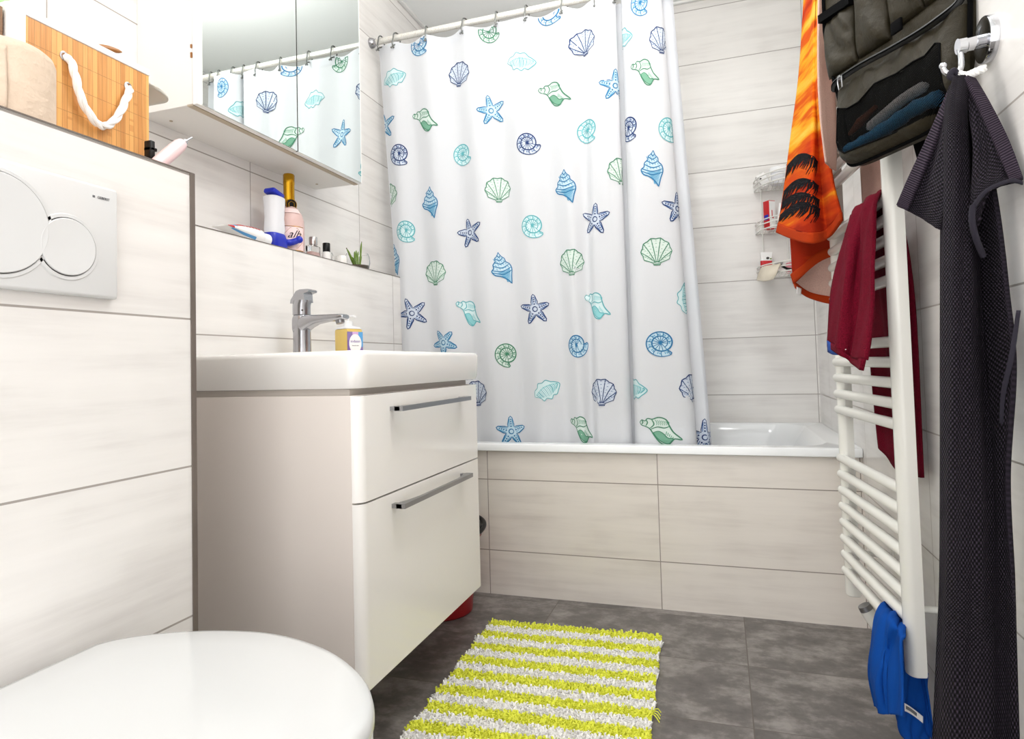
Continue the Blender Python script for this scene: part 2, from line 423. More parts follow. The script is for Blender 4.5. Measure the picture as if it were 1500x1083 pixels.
# ------------------------------------------------------------------ vanity, basin, tap, soap
VX, VY0, VY1 = -.70, 1.13, 1.785
va = thing('vanity_cabinet', 'white wall hung vanity cabinet with two glossy drawers under the washbasin', 'vanity cabinet', (-.95, 1.46, .2))
MB().box(XLEDGE, VX - .022, VY0, VY1, .195, .763, bev=.001, seg=1).build('carcass', M['carcass'], va)
MB().box(XLEDGE, VX - .03, VY0 + .01, VY1 - .018, .763, .776).build('recess_strip', M['groove'], va)
def drawer(z0, z1, hz):
    d = MB()
    poly = [(VX - .022, VY0)] + [(VX - .022 + .022 * math.sin(a), VY0 + .022 - .022 * math.cos(a)) for a in [math.pi / 2 * k / 8 for k in range(1, 9)]]
    poly += [(VX - .012 * (1 - math.cos(a)), VY1 - .012 + .012 * math.sin(a)) for a in [math.pi / 2 * k / 5 for k in range(0, 6)]] + [(VX - .022, VY1)]
    d.prism(poly, lambda x, y: (x, y, z0), (0, 0, z1 - z0))
    o = d.build('drawer', M['white_gloss'], va, angle=30)
    h = MB(); y0, y1 = 1.252, 1.655
    path = [(y0, 0), (y0 + .02, 0), (y0 + .05, .002), (y0 + .09, .004), (y1 - .09, .004), (y1 - .05, .002), (y1 - .02, 0), (y1, 0)]
    w = [.021, .021, .014, .009, .009, .014, .021, .021]
    rings = [[(VX + .032 - ww, y, hz - .0055), (VX + .032, y, hz - .0055), (VX + .032, y, hz + .0055), (VX + .032 - ww, y, hz + .0055)] for (y, _), ww in zip(path, w)]
    h.loft(rings)
    for y in (y0 + .008, y1 - .008): h.box(VX, VX + .024, y - .008, y + .008, hz - .0045, hz + .0045)
    h.build('handle', M['steel'], o, label='chrome bar handle')
drawer(.545, .762, .728); drawer(.165, .541, .514)

bs = thing('washbasin', 'white rectangular ceramic washbasin on top of the vanity cabinet', 'washbasin', (-.95, 1.46, .776))
X0, X1, Y0, Y1 = XLEDGE, VX + .004, VY0 - .004, 1.812
def brect(i, r, z, back=0): return [(x, y, z) for x, y in rrect(X0 + (back or i * .0), X1 - i, Y0 + i, Y1 - i, r)]
rings = [brect(.014, .035, .776), brect(.006, .036, .778), brect(.002, .034, .790), brect(0, .032, .845), brect(.002, .032, .852), brect(.008, .028, .8565), brect(.018, .022, .857)]
rings += [[(x, y, z) for x, y in rrect(X0 + .13, X1 - i, Y0 + i, Y1 - i, .04)] for i, z in ((.030, .855), (.042, .845), (.06, .80), (.09, .782), (.15, .779))]
MB().loft(rings).build('bowl', M['ceramic'], bs, angle=40)
MB().lathe([(.022, 0), (.022, .004), (.010, .006), (.0005, .006)], (-.93, 1.47, .779), 24).build('drain', M['chrome'], bs)

FX, FY = -1.105, 1.492
fa = thing('mixer_tap', 'limescaled chrome single lever mixer tap standing on the washbasin', 'tap', (FX, FY, .857))
m = MB(); m.lathe([(.027, 0), (.027, .004), (.0245, .008), (.0238, .06), (.0238, .113), (.022, .116)], (FX, FY, .855), 32)
m.build('body', M['chrome_dull'], fa)
m = MB(); rg = []
for x, zt, zb, w in ((-.015, .9705, .920, .0235), (.012, .9705, .923, .0235), (.03, .9705, .935, .022), (.05, .9700, .944, .0205), (.085, .9695, .9495, .0195), (.12, .9690, .9515, .0185), (.138, .968, .953, .018), (.142, .966, .9560, .016)):
    zc_, hz = (zt + zb) / 2, (zt - zb) / 2
    rg.append([(FX + x, FY + w * math.copysign(abs(math.cos(a)) ** .5, math.cos(a)), zc_ + hz * math.copysign(abs(math.sin(a)) ** .6, math.sin(a))) for a in [2 * math.pi * k / 24 for k in range(24)]])
m.loft(rg); m.build('spout', M['chrome_dull'], fa, angle=50)
m = MB(); m.cyl((FX + .122, FY, .955), (FX + .125, FY, .9435), .0125, .0115, 24); m.build('aerator', M['steel'], fa)
m = MB(); rg = []
for z, cx, rx, ry in ((.972, 0, .0242, .0242), (.985, 0, .0242, .0242), (.999, .0, .0243, .0242), (1.012, .004, .025, .0240)):
    rg.append([(FX + cx + rx * math.cos(a), FY + ry * math.sin(a), z) for a in [2 * math.pi * k / 28 for k in range(28)]])
m.loft(rg)
prof = [(-.0235, 1.004), (-.0215, 1.014), (-.004, 1.0375), (.008, 1.0415), (.034, 1.0415), (.038, 1.0385), (.036, 1.034), (.022, 1.0300), (.024, 1.006)]
m.prism(prof, lambda x, z: (FX + x, FY - .0195, z), (0, .039, 0))
lv_ = m.build('lever', M['chrome_dull'], fa, angle=45)
MB().ball((FX + .0155, FY - .0185, .9835), .0026, 10).build('marker_dot', M['dark_gap'], lv_)

SO = thing('soap_dispenser', 'amber soap dispenser with white pump and purple label behind the tap', 'soap dispenser', (-1.0850, 1.6940, 0.8786))
SX, SY = SO.location.x, SO.location.y; SO.location.z = .8552
RS = Matrix.Translation((SX, SY, .8552)) @ Matrix.Rotation(math.radians(-20), 4, 'Z')
def rb(m, *b, bev=0): return m.box(*b, bev=bev, M=RS)
rb(MB(), -.031, .031, -.030, .030, 0, .086, bev=.006).build('bottle', M['soap'], SO)
MB().loft([[RS @ Vector((x, y, z)) for x, y in rrect(-w, w, -d, d, min(w, d) * .4)] for w, d, z in ((.0305, .0295, .0855), (.028, .027, .091), (.014, .014, .0945), (.012, .012, .095))]).build('shoulder', M['frost'], SO)
m = MB(); m.lathe([(.0135, .094), (.0135, .108), (.0115, .110), (.004, .110), (.004, .122), (.008, .1225), (.008, .127), (.001, .128)], (0, 0, 0), 20, RS.to_3x3(), cap=(True, True))
for v in m.bm.verts: v.co += RS.translation
m.tube([RS @ Vector(p) for p in ((0, -.0, .125), (.012, -.0, .1255), (.026, 0, .1245), (.036, 0, .1215))], .0032, 8)
m.build('pump', M['pump'], SO)
# label on the face towards the room
def labx(y, z, d=0): return RS @ Vector((.0312 + d, y, z))
def poly_plate(m, f, pts, d, th=.0004):
    a = [Vector(f(p[0], p[1], d)) for p in pts]; b = [Vector(f(p[0], p[1], d + th)) for p in pts]
    return m.loft([a, b])
m = MB(); poly_plate(m, labx, [(-.029, .004), (.029, .004), (.029, .076), (-.029, .076)], 0)
m.mi = 1
for y0_, y1_, z0_, z1_, k in ((-.029, -.010, .004, .024, 1), (-.029, -.02, .024, .050, 1), (.012, .029, .056, .076, 2), (.022, .029, .030, .056, 2), (-.010, .012, .062, .076, 3), (.010, .029, .004, .022, 1)):
    m.mi = k; poly_plate(m, labx, [(y0_, z0_), (y1_, z0_), (y1_, z1_), (y0_, z1_)], .0003)
sl = m.build('label', [plain('violet label', rgb(150, 128, 190), .5, var=.4), M['lilac'], M['sky'], plain('pink lilac', rgb(214, 176, 220), .5)], SO, label='purple and blue floral label')
m = MB(); poly_plate(m, labx, [(.023 * math.cos(a), .040 + .029 * math.sin(a)) for a in [2 * math.pi * k / 36 for k in range(36)]], .0008)
m.build('label_oval', M['white_label'], sl)
lp = lambda s: (lambda x, y, d: labx(x, s + y, .0014 + d))
text_mesh('sodasan', .0115, lp(.047), M['lilac'], sl)
text_mesh('lavendel olive', .0046, lp(.034), M['grey_ink'], sl)

# ------------------------------------------------------------------ mirror cabinet
CX, CY0, CY1, CZ = -1.127, 1.150, 1.866, 1.443
mc = thing('mirror_cabinet', 'white bathroom cabinet with two mirror doors above the washbasin', 'mirror cabinet', (-1.22, 1.5, CZ))
MB().box(XW, CX - .020, CY0 + .004, CY1 - .004, CZ + .001, 2.12, bev=.001, seg=1).build('carcass', [M['cab_under']], mc)
MB().box(CX - .036, CX - .0195, CY0 + .004, CY1 - .004, CZ - .0012, CZ + .003).build('board_edge', M['board_edge'], mc, label='tan raw board edge under the doors')
for y0, y1, a, b in ((CY0 + .002, 1.5135, .012, .0006), (1.5165, CY1 - .002, .0006, .012)):
    d = MB().box(CX - .018, CX - .004, y0, y1, CZ, 2.115, bev=.001, seg=1).build('door', M['white_gloss'], mc)
    MB().box(CX - .004, CX, y0 + a, y1 - b, CZ + .002, 2.113).build('mirror', M['mirror'], d, label='mirror glass')
for y in (CY0 + .06, CY1 - .06): MB().cyl((XW + .045, y, CZ - .0008), (XW + .045, y, CZ + .003), .004, n=12).build('screw_cap', M['board_edge'], mc)
MB().box(CX - .0195, CX - .003, 1.5136, 1.5164, CZ + .001, 2.114).build('door_gap', M['dark_gap'], mc)
m = MB()
for z, h in ((1.555, .012), (1.578, .008)): m.box(CX - .023, CX - .019, CY0 + .0008, CY0 + .0045, z, z + h)
m.build('edge_chip', M['wood'], mc)

# ------------------------------------------------------------------ on the toilet box
bk = thing('bamboo_basket', 'light bamboo storage basket with white binding and white rope handle', 'basket', (-1.09, .78, ZBOX))
BX1, BX0, BY0, BY1, BT = -1.0, -1.19, .656, .904, 1.3895
m = MB()
m.box(BX1 - .006, BX1, BY0 + .021, BY1 - .002, ZBOX, BT - .0125); m.box(BX0, BX0 + .006, BY0, BY1, ZBOX, BT - .011)
m.box(BX0 + .006, BX1 - .006, BY1 - .008, BY1 - .002, ZBOX, BT - .011); m.box(BX0 + .006, BX1 - .006, BY0 + .002, BY0 + .008, ZBOX, BT - .011)
m.box(BX0 + .006, BX1 - .006, BY0 + .008, BY1 - .008, ZBOX, ZBOX + .004)
m.build('slat_wall', M['bamboo'], bk)
m = MB()
m.box(BX1 - .008, BX1 + .002, BY0 + .012, BY1, BT - .012, BT, bev=.002); m.box(BX0 - .002, BX0 + .008, BY0, BY1, BT - .012, BT, bev=.002)
m.box(BX0, BX1, BY1 - .009, BY1, BT - .012, BT, bev=.002); m.box(BX0, BX1 - .01, BY0, BY0 + .009, BT - .012, BT, bev=.002)
m.cyl((BX1 - .010, BY0 + .012, ZBOX), (BX1 - .010, BY0 + .012, BT - .001), .0125, n=20); m.box(BX1 - .009, BX1 + .0015, BY0 + .010, BY0 + .0235, ZBOX, BT - .001)
m.build('binding', M['binding'], bk)
g1, g2 = Vector((BX1, .741, 1.341)), Vector((BX1, .858, 1.339))
for g in (g1, g2):
    R = Matrix(((0, 0, 1), (1, 0, 0), (0, 1, 0)))
    e = MB().lathe([(.0082, 0), (.0082, .0012), (.0066, .0022), (.0050, .0012), (.0050, 0)], g, 24, R, cap=(False, False)).build('eyelet', M['chrome'], bk)
    MB().cyl(g + Vector((-.001, 0, 0)), g + Vector((.0006, 0, 0)), .0050).build('eyelet_hole', M['wood'], e)
rp = smooth_path([g1 + Vector((-.002, 0.0000, 0.0000)), g1 + Vector((.007, 0.0057, -0.0069)), g1 + Vector((.011, 0.0114, -0.0343)), g1 + Vector((.012, 0.0217, -0.0686)), g1 + Vector((.012, 0.0457, -0.0949)), g1 + Vector((.012, 0.0663, -0.0932)), g1 + Vector((.012, 0.0869, -0.0686)), g1 + Vector((.011, 0.1029, -0.0343)), g2 + Vector((.008, -0.0034, -0.0091)), g2 + Vector((-.002, 0.0000, 0.0000))], 90)
m = MB()
for ph in (0, 2.1, 4.2):
    st = []
    for i, p in enumerate(rp):
        d = (rp[min(i + 1, 90)] - rp[max(i - 1, 0)]).normalized(); a = Vector((1, 0, 0)); b = d.cross(a).normalized(); q = ph + i * .27
        st.append(p + (a * math.cos(q) + b * math.sin(q)) * .0034)
    m.tube(st, .0036, 8)
m.build('rope_handle', M['rope'], bk)
def flapf(u, v):
    x = BX1 - .02 - .15 * v; w = .10 * (1 - abs(2 * v - 1) ** 4) ** .5
    return Vector((x, BY1 - .004 + w * u, BT - .006 - .010 * u + .004 * math.sin(3 * v)))
MB().grid(flapf, 12, 24).build('lining_flap', M['flap'], bk, solid=.006, label='off white lining flap folded out over the rim')

hb = thing('hairbrush', 'brown wooden brush handle poking out of the light bamboo basket', 'brush', (-1.11, .75, ZBOX + .004))
MB().tube(smooth_path([(-1.11, .750, 1.18), (-1.105, .800, 1.30), (-1.10, .850, 1.410), (-1.095, .876, 1.437), (-1.085, .918, 1.4465)], 20), [.006] * 4 + [.0065] * 10 + [.0065, .0065, .0062, .006, .005, .0038, .001], 12).build('handle', M['wood'], hb)
MB().ball((-1.112, .742, 1.195), (.012, .02, .022), 12).build('head', M['wood'], hb)

b2 = thing('bamboo_basket', 'dark brown bamboo basket behind the light one at the picture edge', 'basket', (-1.10, .545, ZBOX))
m = MB(); DX0, DX1, DY0, DY1, DT = -1.19, -1.006, .44, .651, 1.376
m.box(DX1 - .006, DX1, DY0, DY1, ZBOX, DT); m.box(DX0, DX0 + .006, DY0, DY1, ZBOX, DT); m.box(DX0 + .006, DX1 - .006, DY1 - .006, DY1, ZBOX, DT); m.box(DX0 + .006, DX1 - .006, DY0, DY0 + .006, ZBOX, DT); m.box(DX0 + .006, DX1 - .006, DY0 + .006, DY1 - .006, ZBOX, ZBOX + .004)
m.build('slat_wall', M['bamboo_dark'], b2)
gb = thing('pump_bottle', 'mint green pump bottle sticking out of the dark bamboo basket', 'bottle', (-1.055, .600, ZBOX + .0045))
MB().lathe([(.02, 0), (.036, .01), (.038, .19), (.032, .205), (.014, .214), (.0005, .215)], (-1.055, .600, ZBOX + .0045), 24).build('body', M['mint'], gb)
MB().tube(smooth_path([(-1.055, .600, 1.375), (-1.053, .602, 1.395), (-1.046, .622, 1.404), (-1.030, .674, 1.404)], 14), [.010] * 5 + [.013] * 9 + [.009], 14).build('pump_head', M['mint'], gb)

rl = thing('toilet_roll', 'beige embossed toilet paper roll standing in front of the bamboo basket', 'toilet roll', (-.9325, .605, ZBOX))
RR, RHh, RC = .059, .110, Vector((-.9325, .606, ZBOX))
m = MB(); m.lathe([(.021, .002), (RR - .004, 0), (RR, .004), (RR, RHh - .016), (RR - .003, RHh - .007), (RR - .010, RHh - .001), (.021, RHh - .001)], RC, 56, cap=(False, False)); m.lathe([(.021, .002), (.021, RHh - .001)], RC, 24, cap=(False, False))
m.build('roll', M['paper'], rl)
MB().grid(lambda u, v: RC + Vector(((RR + .0015 + .001 * math.sin(5 * v)) * math.cos(-1.15 + .62 * u), (RR + .0015) * math.sin(-1.15 + .62 * u), .006 + (RHh - .024) * v)), 14, 12).build('loose_sheet', M['paper'], rl, solid=.0012)

tb = thing('electric_toothbrush', 'pale pink electric toothbrush handle with bare metal shaft lying on the box', 'toothbrush', (-0.9300, 0.8624, 1.1966))
p0 = Vector((-0.9300, 0.8466, 1.1786)); p1 = Vector((-0.9300, 0.9124, 1.2449)); p2 = Vector((-0.9300, 0.9332, 1.2616))
d = (p1 - p0)
MB().tube([p0, p0 + d * .03, p0 + d * .3, p0 + d * .7, p0 + d * .9, p0 + d * .97, p1], [.006, .0115, .0125, .0125, .0115, .0095, .006], 18).build('handle', M['pink_plastic'], tb)
d2 = (p2 - p1)
MB().tube([p1 - d2 * .1, p1 + d2 * .25, p1 + d2 * .3], [.0062, .0055, .003], 14).build('collar', M['silver'], tb)
MB().cyl(p1, p2, .0016, n=10).build('shaft', M['chrome'], tb)
ch = thing('toothbrush_stand', 'black plastic toothbrush stand beside the basket at the box edge', 'toothbrush stand', (-.95, .84, ZBOX))
m = MB(); m.box(-.99, -.905, .798, .868, ZBOX, ZBOX + .007, bev=.003); m.build('base', M['black'], ch)
a = Vector((-0.9580, 0.8724, 1.2281)); m = MB(); m.box(-.966, -.950, a.y - .012, a.y - .002, ZBOX + .007, a.z + .008, bev=.002); m.box(-.966, -.950, a.y - .012, a.y + .006, a.z - .028, a.z - .020, bev=.002); m.box(-.966, -.95, a.y - .012, a.y + .002, a.z - .010, a.z - .004, bev=.001)
m.build('clip', M['black'], ch)
m = MB(); m.box(-.935, -.915, .838, .856, ZBOX + .007, ZBOX + .018, bev=.002); m.box(-.930, -.920, .842, .866, ZBOX + .010, ZBOX + .0135, bev=.001); m.build('peg', M['black'], ch)

# ------------------------------------------------------------------ on the ledge
LX = -1.232
tp = thing('toothpaste_tube', 'white toothpaste tube with red print lying on the ledge', 'toothpaste', (LX, 1.41, ZLEDGE))
rg = []; 
for y, w, h in ((1.325, .026, .0015), (1.345, .026, .006), (1.39, .025, .017), (1.44, .0225, .0225), (1.475, .0205, .0225), (1.480, .016, .018)):
    zc_ = ZLEDGE + .0230 + .004 * (1.48 - y) / .155
    rg.append([(LX + w * math.cos(a), y, zc_ + h * math.sin(a)) for a in [2 * math.pi * k / 24 for k in range(24)]])
m = MB(); m.loft(rg); tbody = m.build('tube', M['white_label'], tp)
def tubept(y, a, e=.0006):
    ks = [(1.325, .026, .0015), (1.345, .026, .006), (1.39, .025, .017), (1.44, .0225, .0225), (1.475, .0205, .0225)]
    for (ya, wa, ha), (yb, wb, hb_) in zip(ks, ks[1:]):
        if y <= yb: f = (y - ya) / (yb - ya); break
    w, h = wa + (wb - wa) * f + e, ha + (hb_ - ha) * f + e
    return Vector((LX + w * math.cos(a), y, ZLEDGE + .0230 + .004 * (1.48 - y) / .155 + h * math.sin(a)))
for y0, y1, a0, a1, mm in ((1.327, 1.352, -.3, 1.2, 'red'), (1.352, 1.368, .5, 1.2, 'sky'), (1.368, 1.40, .75, 1.4, 'red'), (1.345, 1.44, -.75, -.35, 'sky')):
    MB().grid(lambda u, v: tubept(y0 + (y1 - y0) * u, a0 + (a1 - a0) * v), 8, 6).build('print_band', M[mm], tbody)
for k in range(5):
    y = 1.405 + k * .0125
    MB().grid(lambda u, v: tubept(y + .008 * u, .75 + .5 * v), 3, 4).build('letter_mark', M['red'], tbody)
MB().cyl((LX, 1.480, ZLEDGE + .0220), (LX, 1.507, ZLEDGE + .0200), .0170, .0190, 24).build('cap', M['pump'], tp)

nd = thing('nasal_rinse_bottle', 'frosted rinse bottle with deep blue base, nozzle and lid on the ledge', 'rinse bottle', (LX - .005, 1.548, ZLEDGE))
cx_, cy_ = LX - .005, 1.548
MB().loft([[(cx_ + dx, cy_ + dy, ZLEDGE + z) for dx, dy in rrect(-d, d, -w + o_, w + o_, .016)] for w, d, z, o_ in ((.030, .024, 0, .004), (.032, .025, .006, .004), (.034, .026, .026, .002), (.031, .024, .044, -.002), (.029, .022, .047, -.004))]).build('base', M['blue_plastic'], nd)
MB().tube(smooth_path([(cx_ + .01, cy_ + .025, ZLEDGE + .026), (cx_ + .02, cy_ + .045, ZLEDGE + .028), (cx_ + .040, cy_ + .058, ZLEDGE + .036)], 8), [.012, .012, .011, .0105, .010, .0098, .0096, .009, .007], 14).build('nozzle_neck', M['blue_plastic'], nd)
MB().ball((cx_ + .041, cy_ + .060, ZLEDGE + .038), .0112, 16).build('nozzle', M['blue_plastic'], nd)
MB().loft([[(cx_ + dx, cy_ + dy, ZLEDGE + z) for dx, dy in rrect(-d, d, -w, w, .018)] for w, d, z in ((.030, .022, .047), (.0305, .023, .062), (.0285, .0215, .095), (.031, .0225, .130), (.0325, .023, .150), (.032, .023, .1545), (.026, .02, .158))]).build('container', M['frost'], nd)
RL = Matrix.Translation((cx_, cy_, ZLEDGE + .160)) @ Matrix.Rotation(math.radians(-14), 4, 'X')
MB().box(-.019, .019, -.027, .023, 0, .015, bev=.005, M=RL).build('lid', M['blue_plastic'], nd)

pb = thing('pink_bottle', 'pink glass bottle with tall gold neck standing under the mirror cabinet', 'bottle', (-1.252, 1.636, ZLEDGE))
bc = Vector((-1.252, 1.636, ZLEDGE))
MB().lathe([(.040, 0), (.0435, .003), (.0445, .01), (.0445, .085), (.0435, .105), (.038, .124), (.028, .140), (.019, .152), (.0155, .160), (.0150, .170)], bc, 40).build('body', M['pink_glass'], pb)
MB().lathe([(.0162, .150), (.0166, .155), (.0166, .218), (.0172, .220), (.0172, .2485), (.0150, .2515)], bc, 32).build('neck_foil', M['gold'], pb)
s0 = bc + Vector((.0125, -.010, .1535)); sd = Vector((.84, -.50, -.18)).normalized()
sl_ = MB().cyl(s0, s0 + sd * .008, .0165, n=32).build('seal', M['black'], pb, label='round black seal with gold hexagon')
hx = sd.orthogonal().normalized(); hy = sd.cross(hx)
MB().tube([s0 + sd * .0085 + (hx * math.cos(k * math.pi / 3) + hy * math.sin(k * math.pi / 3)) * .0098 for k in range(6)], .0012, 6, closed=True).build('hexagon', M['gold'], sl_)
MB().tube([s0 + sd * .008 + (hx * math.cos(k * math.pi / 16) + hy * math.sin(k * math.pi / 16)) * .0160 for k in range(32)], .0012, 6, closed=True).build('seal_rim', M['gold'], sl_)
def lbl(a, z, e=.0006): return bc + Vector(((.0445 + e) * math.cos(a), (.0445 + e) * math.sin(a), z))
A0 = -.66
lb = MB().grid(lambda u, v: lbl(A0 - .72 + 1.5 * u, .008 + .072 * v), 24, 6).build('label', M['pink_label'], pb, label='pale label with handwritten script')
m = MB(); q = [lbl(A0 + .03 + .70 * math.cos(a) * .95, .045 + .033 * math.sin(a), .0012) for a in [2 * math.pi * k / 8 + .39 for k in range(8)]]; m.tube(q, .0005, 5, closed=True)
m.tube([lbl(A0 - .72 + 1.5 * k / 20, .081, .001) for k in range(21)], .0009, 5); m.tube([lbl(A0 - .72 + 1.5 * k / 20, .008, .001) for k in range(21)], .0009, 5)
m.build('gold_line', M['gold'], lb)
text_mesh('alh', .034, lambda x, y, d: lbl(A0 + .03 + x / .0445, .056 + y, .0012 + d), M['black'], lb, 'script_lettering', shear=.5)
text_mesh('T', .012, lambda x, y, d: lbl(A0 + .20 + x / .0445, .036 + y, .0012 + d), M['gold'], lb)
m = MB(); m.grid(lambda u, v: bc + (Vector((math.cos(A0 - .9 + 1.6 * u), math.sin(A0 - .9 + 1.6 * u), 0)) * ((.0390 if v < .5 else .0300) + .0008)) + Vector((0, 0, .124 if v < .5 else .139)), 24, 1)
m.build('shoulder_band', M['pink_label'], pb)

pf = thing('perfume_bottle', 'small clear perfume bottle with silver cap beside the pink bottle', 'perfume bottle', (LX, 1.727, ZLEDGE))
o1 = MB().box(LX - .012, LX + .012, 1.727 - .024, 1.727 + .024, ZLEDGE, ZLEDGE + .042, bev=.003).build('flask', M['glass'], pf)
MB().box(LX - .009, LX + .009, 1.727 - .020, 1.727 + .020, ZLEDGE + .006, ZLEDGE + .022, bev=.002).build('perfume', M['pink_glass'], o1)
MB().lathe([(.0125, .044), (.0130, .046), (.0130, .068), (.012, .070)], (LX, 1.727, ZLEDGE), 24).build('cap', M['silver'], pf)
MB().lathe([(.006, .042), (.006, .045)], (LX, 1.727, ZLEDGE), 16).build('collar', M['silver'], pf)
db = thing('dropper_bottle', 'tiny clear bottle with black cap between perfume and plant', 'small bottle', (LX + .005, 1.792, ZLEDGE))
MB().lathe([(.0125, 0), (.0138, .002), (.0138, .030), (.010, .033)], (LX + .005, 1.792, ZLEDGE), 24).build('flask', M['white_label'], db)
MB().lathe([(.0118, .033), (.0122, .034), (.0122, .060), (.011, .062)], (LX + .005, 1.792, ZLEDGE), 24).build('cap', M['black'], db)
def shell(name, r, h, c, mat, parent, t=.0022):
    return MB().lathe([(r * .62, 0), (r * .92, h * .16), (r, h * .45), (r * .96, h * .8), (r * .86, h), (r * .86 - t, h), (r * .96 - t, h * .8), (r - t, h * .45), (r * .92 - t, h * .18), (r * .5, .004)], c, 36).build(name, mat, parent)
j1 = thing('glass_tealight_holder', 'round glass tealight holder behind the black capped bottle', 'tealight holder', (-1.262, 1.838, ZLEDGE))
shell('cup', .026, .040, (-1.262, 1.838, ZLEDGE), M['glass'], j1); MB().lathe([(.018, 0), (.018, .012), (.0005, .0125)], (-1.262, 1.838, ZLEDGE + .0045), 20).build('wax', M['white_label'], j1)
j2 = thing('white_cup', 'small white cup left of the glass plant bowl', 'cup', (-1.25, 1.915, ZLEDGE))
shell('cup', .020, .040, (-1.25, 1.915, ZLEDGE), M['ceramic'], j2)
pw = thing('plant_bowl', 'clear glass bowl with a small aloe plant on the ledge', 'potted plant', (-1.245, 2.01, ZLEDGE))
bc2 = Vector((-1.247, 2.012, ZLEDGE)); shell('glass_bowl', .046, .062, bc2, M['glass'], pw)
MB().lathe([(.030, .005), (.039, .010), (.042, .018), (.0005, .021)], bc2, 28).build('soil', M['soil'], pw)
for dx, dy, h, bx, by in ((.01, -.085, .062, .0, -.02), (.012, -.050, .03, 0, -.01), (.008, -.028, .06, 0, -.012), (0, .008, .068, 0, 0), (.0, -.006, .07, 0, -.006), (.006, .022, .112, 0, .016), (0, .030, .05, 0, .012)):
    b0 = bc2 + Vector((bx, by, .018)); tip = bc2 + Vector((dx, dy, .018 + h * .82)); md_ = (b0 + tip) / 2 + Vector((0, dy * .12, h * .22))
    pth = smooth_path([b0, md_, tip], 12)
    lf = MB().tube(pth, [.0078 * (1 - (i / 12) ** 1.8) + .0008 for i in range(13)], 8, flat=.5).build('leaf', M['leaf'], pw)
    if h > .06 and abs(dy) > .015:
        MB().tube([pth[-1] - (pth[-1] - pth[-3]) * .3, pth[-1] + (pth[-1] - pth[-3]) * .5], [.0024, .0004], 6).build('leaf_tip', M['leaf_tip'], lf)

# ------------------------------------------------------------------ bathtub
bt = thing('bathtub', 'white enamel bathtub behind the shower curtain with tiled front', 'bathtub', (-.4, 2.56, .0))
tx0, tx1, ty0, ty1, tz = XLEDGE + .001, XR - .001, 2.143, YB - .001, .538
def tr(x0, x1, y0, y1, r, z):
    out = []; rl = min(r, .022)
    for cx, cy, q, a0 in ((x1 - r, y1 - r, r, 0), (x0 + rl, y1 - rl, rl, 90), (x0 + rl, y0 + rl, rl, 180), (x1 - r, y0 + r, r, 270)):
        for k in range(9):
            a = math.radians(a0 + 90 * k / 8); out.append((cx + q * math.cos(a), cy + q * math.sin(a), z))
    return out
MB().loft([tr(tx0, tx1, ty0 + .004, ty1, .004, .5105), tr(tx0, tx1, ty0, ty1, .004, .513), tr(tx0, tx1, ty0, ty1, .004, .533), tr(tx0 + .001, tx1 - .001, ty0 + .004, ty1 - .001, .004, .538),
    tr(tx0 + .008, tx1 - .075, 2.191, ty1 - .045, .12, .538), tr(tx0 + .009, tx1 - .083, 2.194, ty1 - .050, .12, .533), tr(tx0 + .011, tx1 - .12, 2.197, ty1 - .06, .12, .48), tr(tx0 + .05, tx1 - .22, 2.205, ty1 - .09, .12, .25), tr(tx0 + .14, tx1 - .30, 2.23, ty1 - .12, .11, .14), tr(tx0 + .25, tx1 - .42, 2.33, ty1 - .22, .08, .125)],
    (False, True)).build('tub', M['enamel'], bt, angle=50)

# ------------------------------------------------------------------ curtain rod, rings, curtain
RY, RZ = 2.251, 2.150
rd = thing('curtain_rod', 'cream metal shower curtain rod spanning above the bathtub', 'curtain rod', (-.46, RY, RZ))
MB().cyl((XW + .005, RY, RZ), (XR - .005, RY, RZ), .0125, n=24).build('rod', M['rod'], rd)
for x, s in ((XW, 1), (XR, -1)):
    MB().lathe([(.021, 0), (.021, .006), (.018, .014), (.0135, .018), (.0135, .028)], (x, RY, RZ), 24, Matrix(((0, 0, s), (1, 0, 0), (0, 1, 0)))).build('flange', M['chrome_dull'], rd)

CURT = [(-1.285,.02,-1.178,.0),(-1.22,-.01,-1.13,-.015),(-1.15,.01,-1.05,.012),(-1.06,-.012,-.97,-.012),(-.97,.012,-.88,.015),
 (-.88,-.015,-.79,-.012),(-.79,.01,-.70,.015),(-.70,-.012,-.61,-.012),(-.61,.012,-.53,.01),(-.52,-.012,-.475,-.015),(-.45,.008,-.442,.008),
 (-.405,-.012,-.41,-.018),(-.35,-.025,-.335,-.03),(-.312,-.005,-.303,-.0),(-.328,.04,-.318,.045),(-.285,.045,-.285,.045),(-.29,.0,-.292,-.01),
 (-.245,-.035,-.25,-.042),(-.18,-.03,-.13,-.032),(-.152,.0,-.085,.0),(-.162,.035,-.095,.04),(-.125,.04,-.05,.05),(-.115,.0,-.036,.01)]
CURT_Y, CURT_TOP, CURT_BOT = 2.245, 2.131, .475

def curt_row(t):
    n = len(CURT) - 1
    t = max(0.0, min(n - 1e-6, t)); i = int(t); f = t - i
    P = [CURT[max(0, min(n, i + k))] for k in (-1, 0, 1, 2)]
    return [.5 * ((2 * b) + (c - a) * f + (2 * a - 5 * b + 4 * c - d) * f * f + (3 * b - a - 3 * c + d) * f ** 3) for a, b, c, d in zip(*P)]

CURT_RINGS = [-1.265, -1.195, -1.06, -.895, -.765, -.645, -.50, -.385, -.305, -.25, -.17, -.125]

def curt_point(t, z):
    xt, yt, xb, yb = curt_row(t)
    v = (CURT_TOP - z) / (CURT_TOP - CURT_BOT)
    x = xt + (xb - xt) * v; y = CURT_Y + yt + (yb - yt) * v
    y += .004 * math.sin(9 * t * .35 + 3.1 * v) * v
    return x, y, z

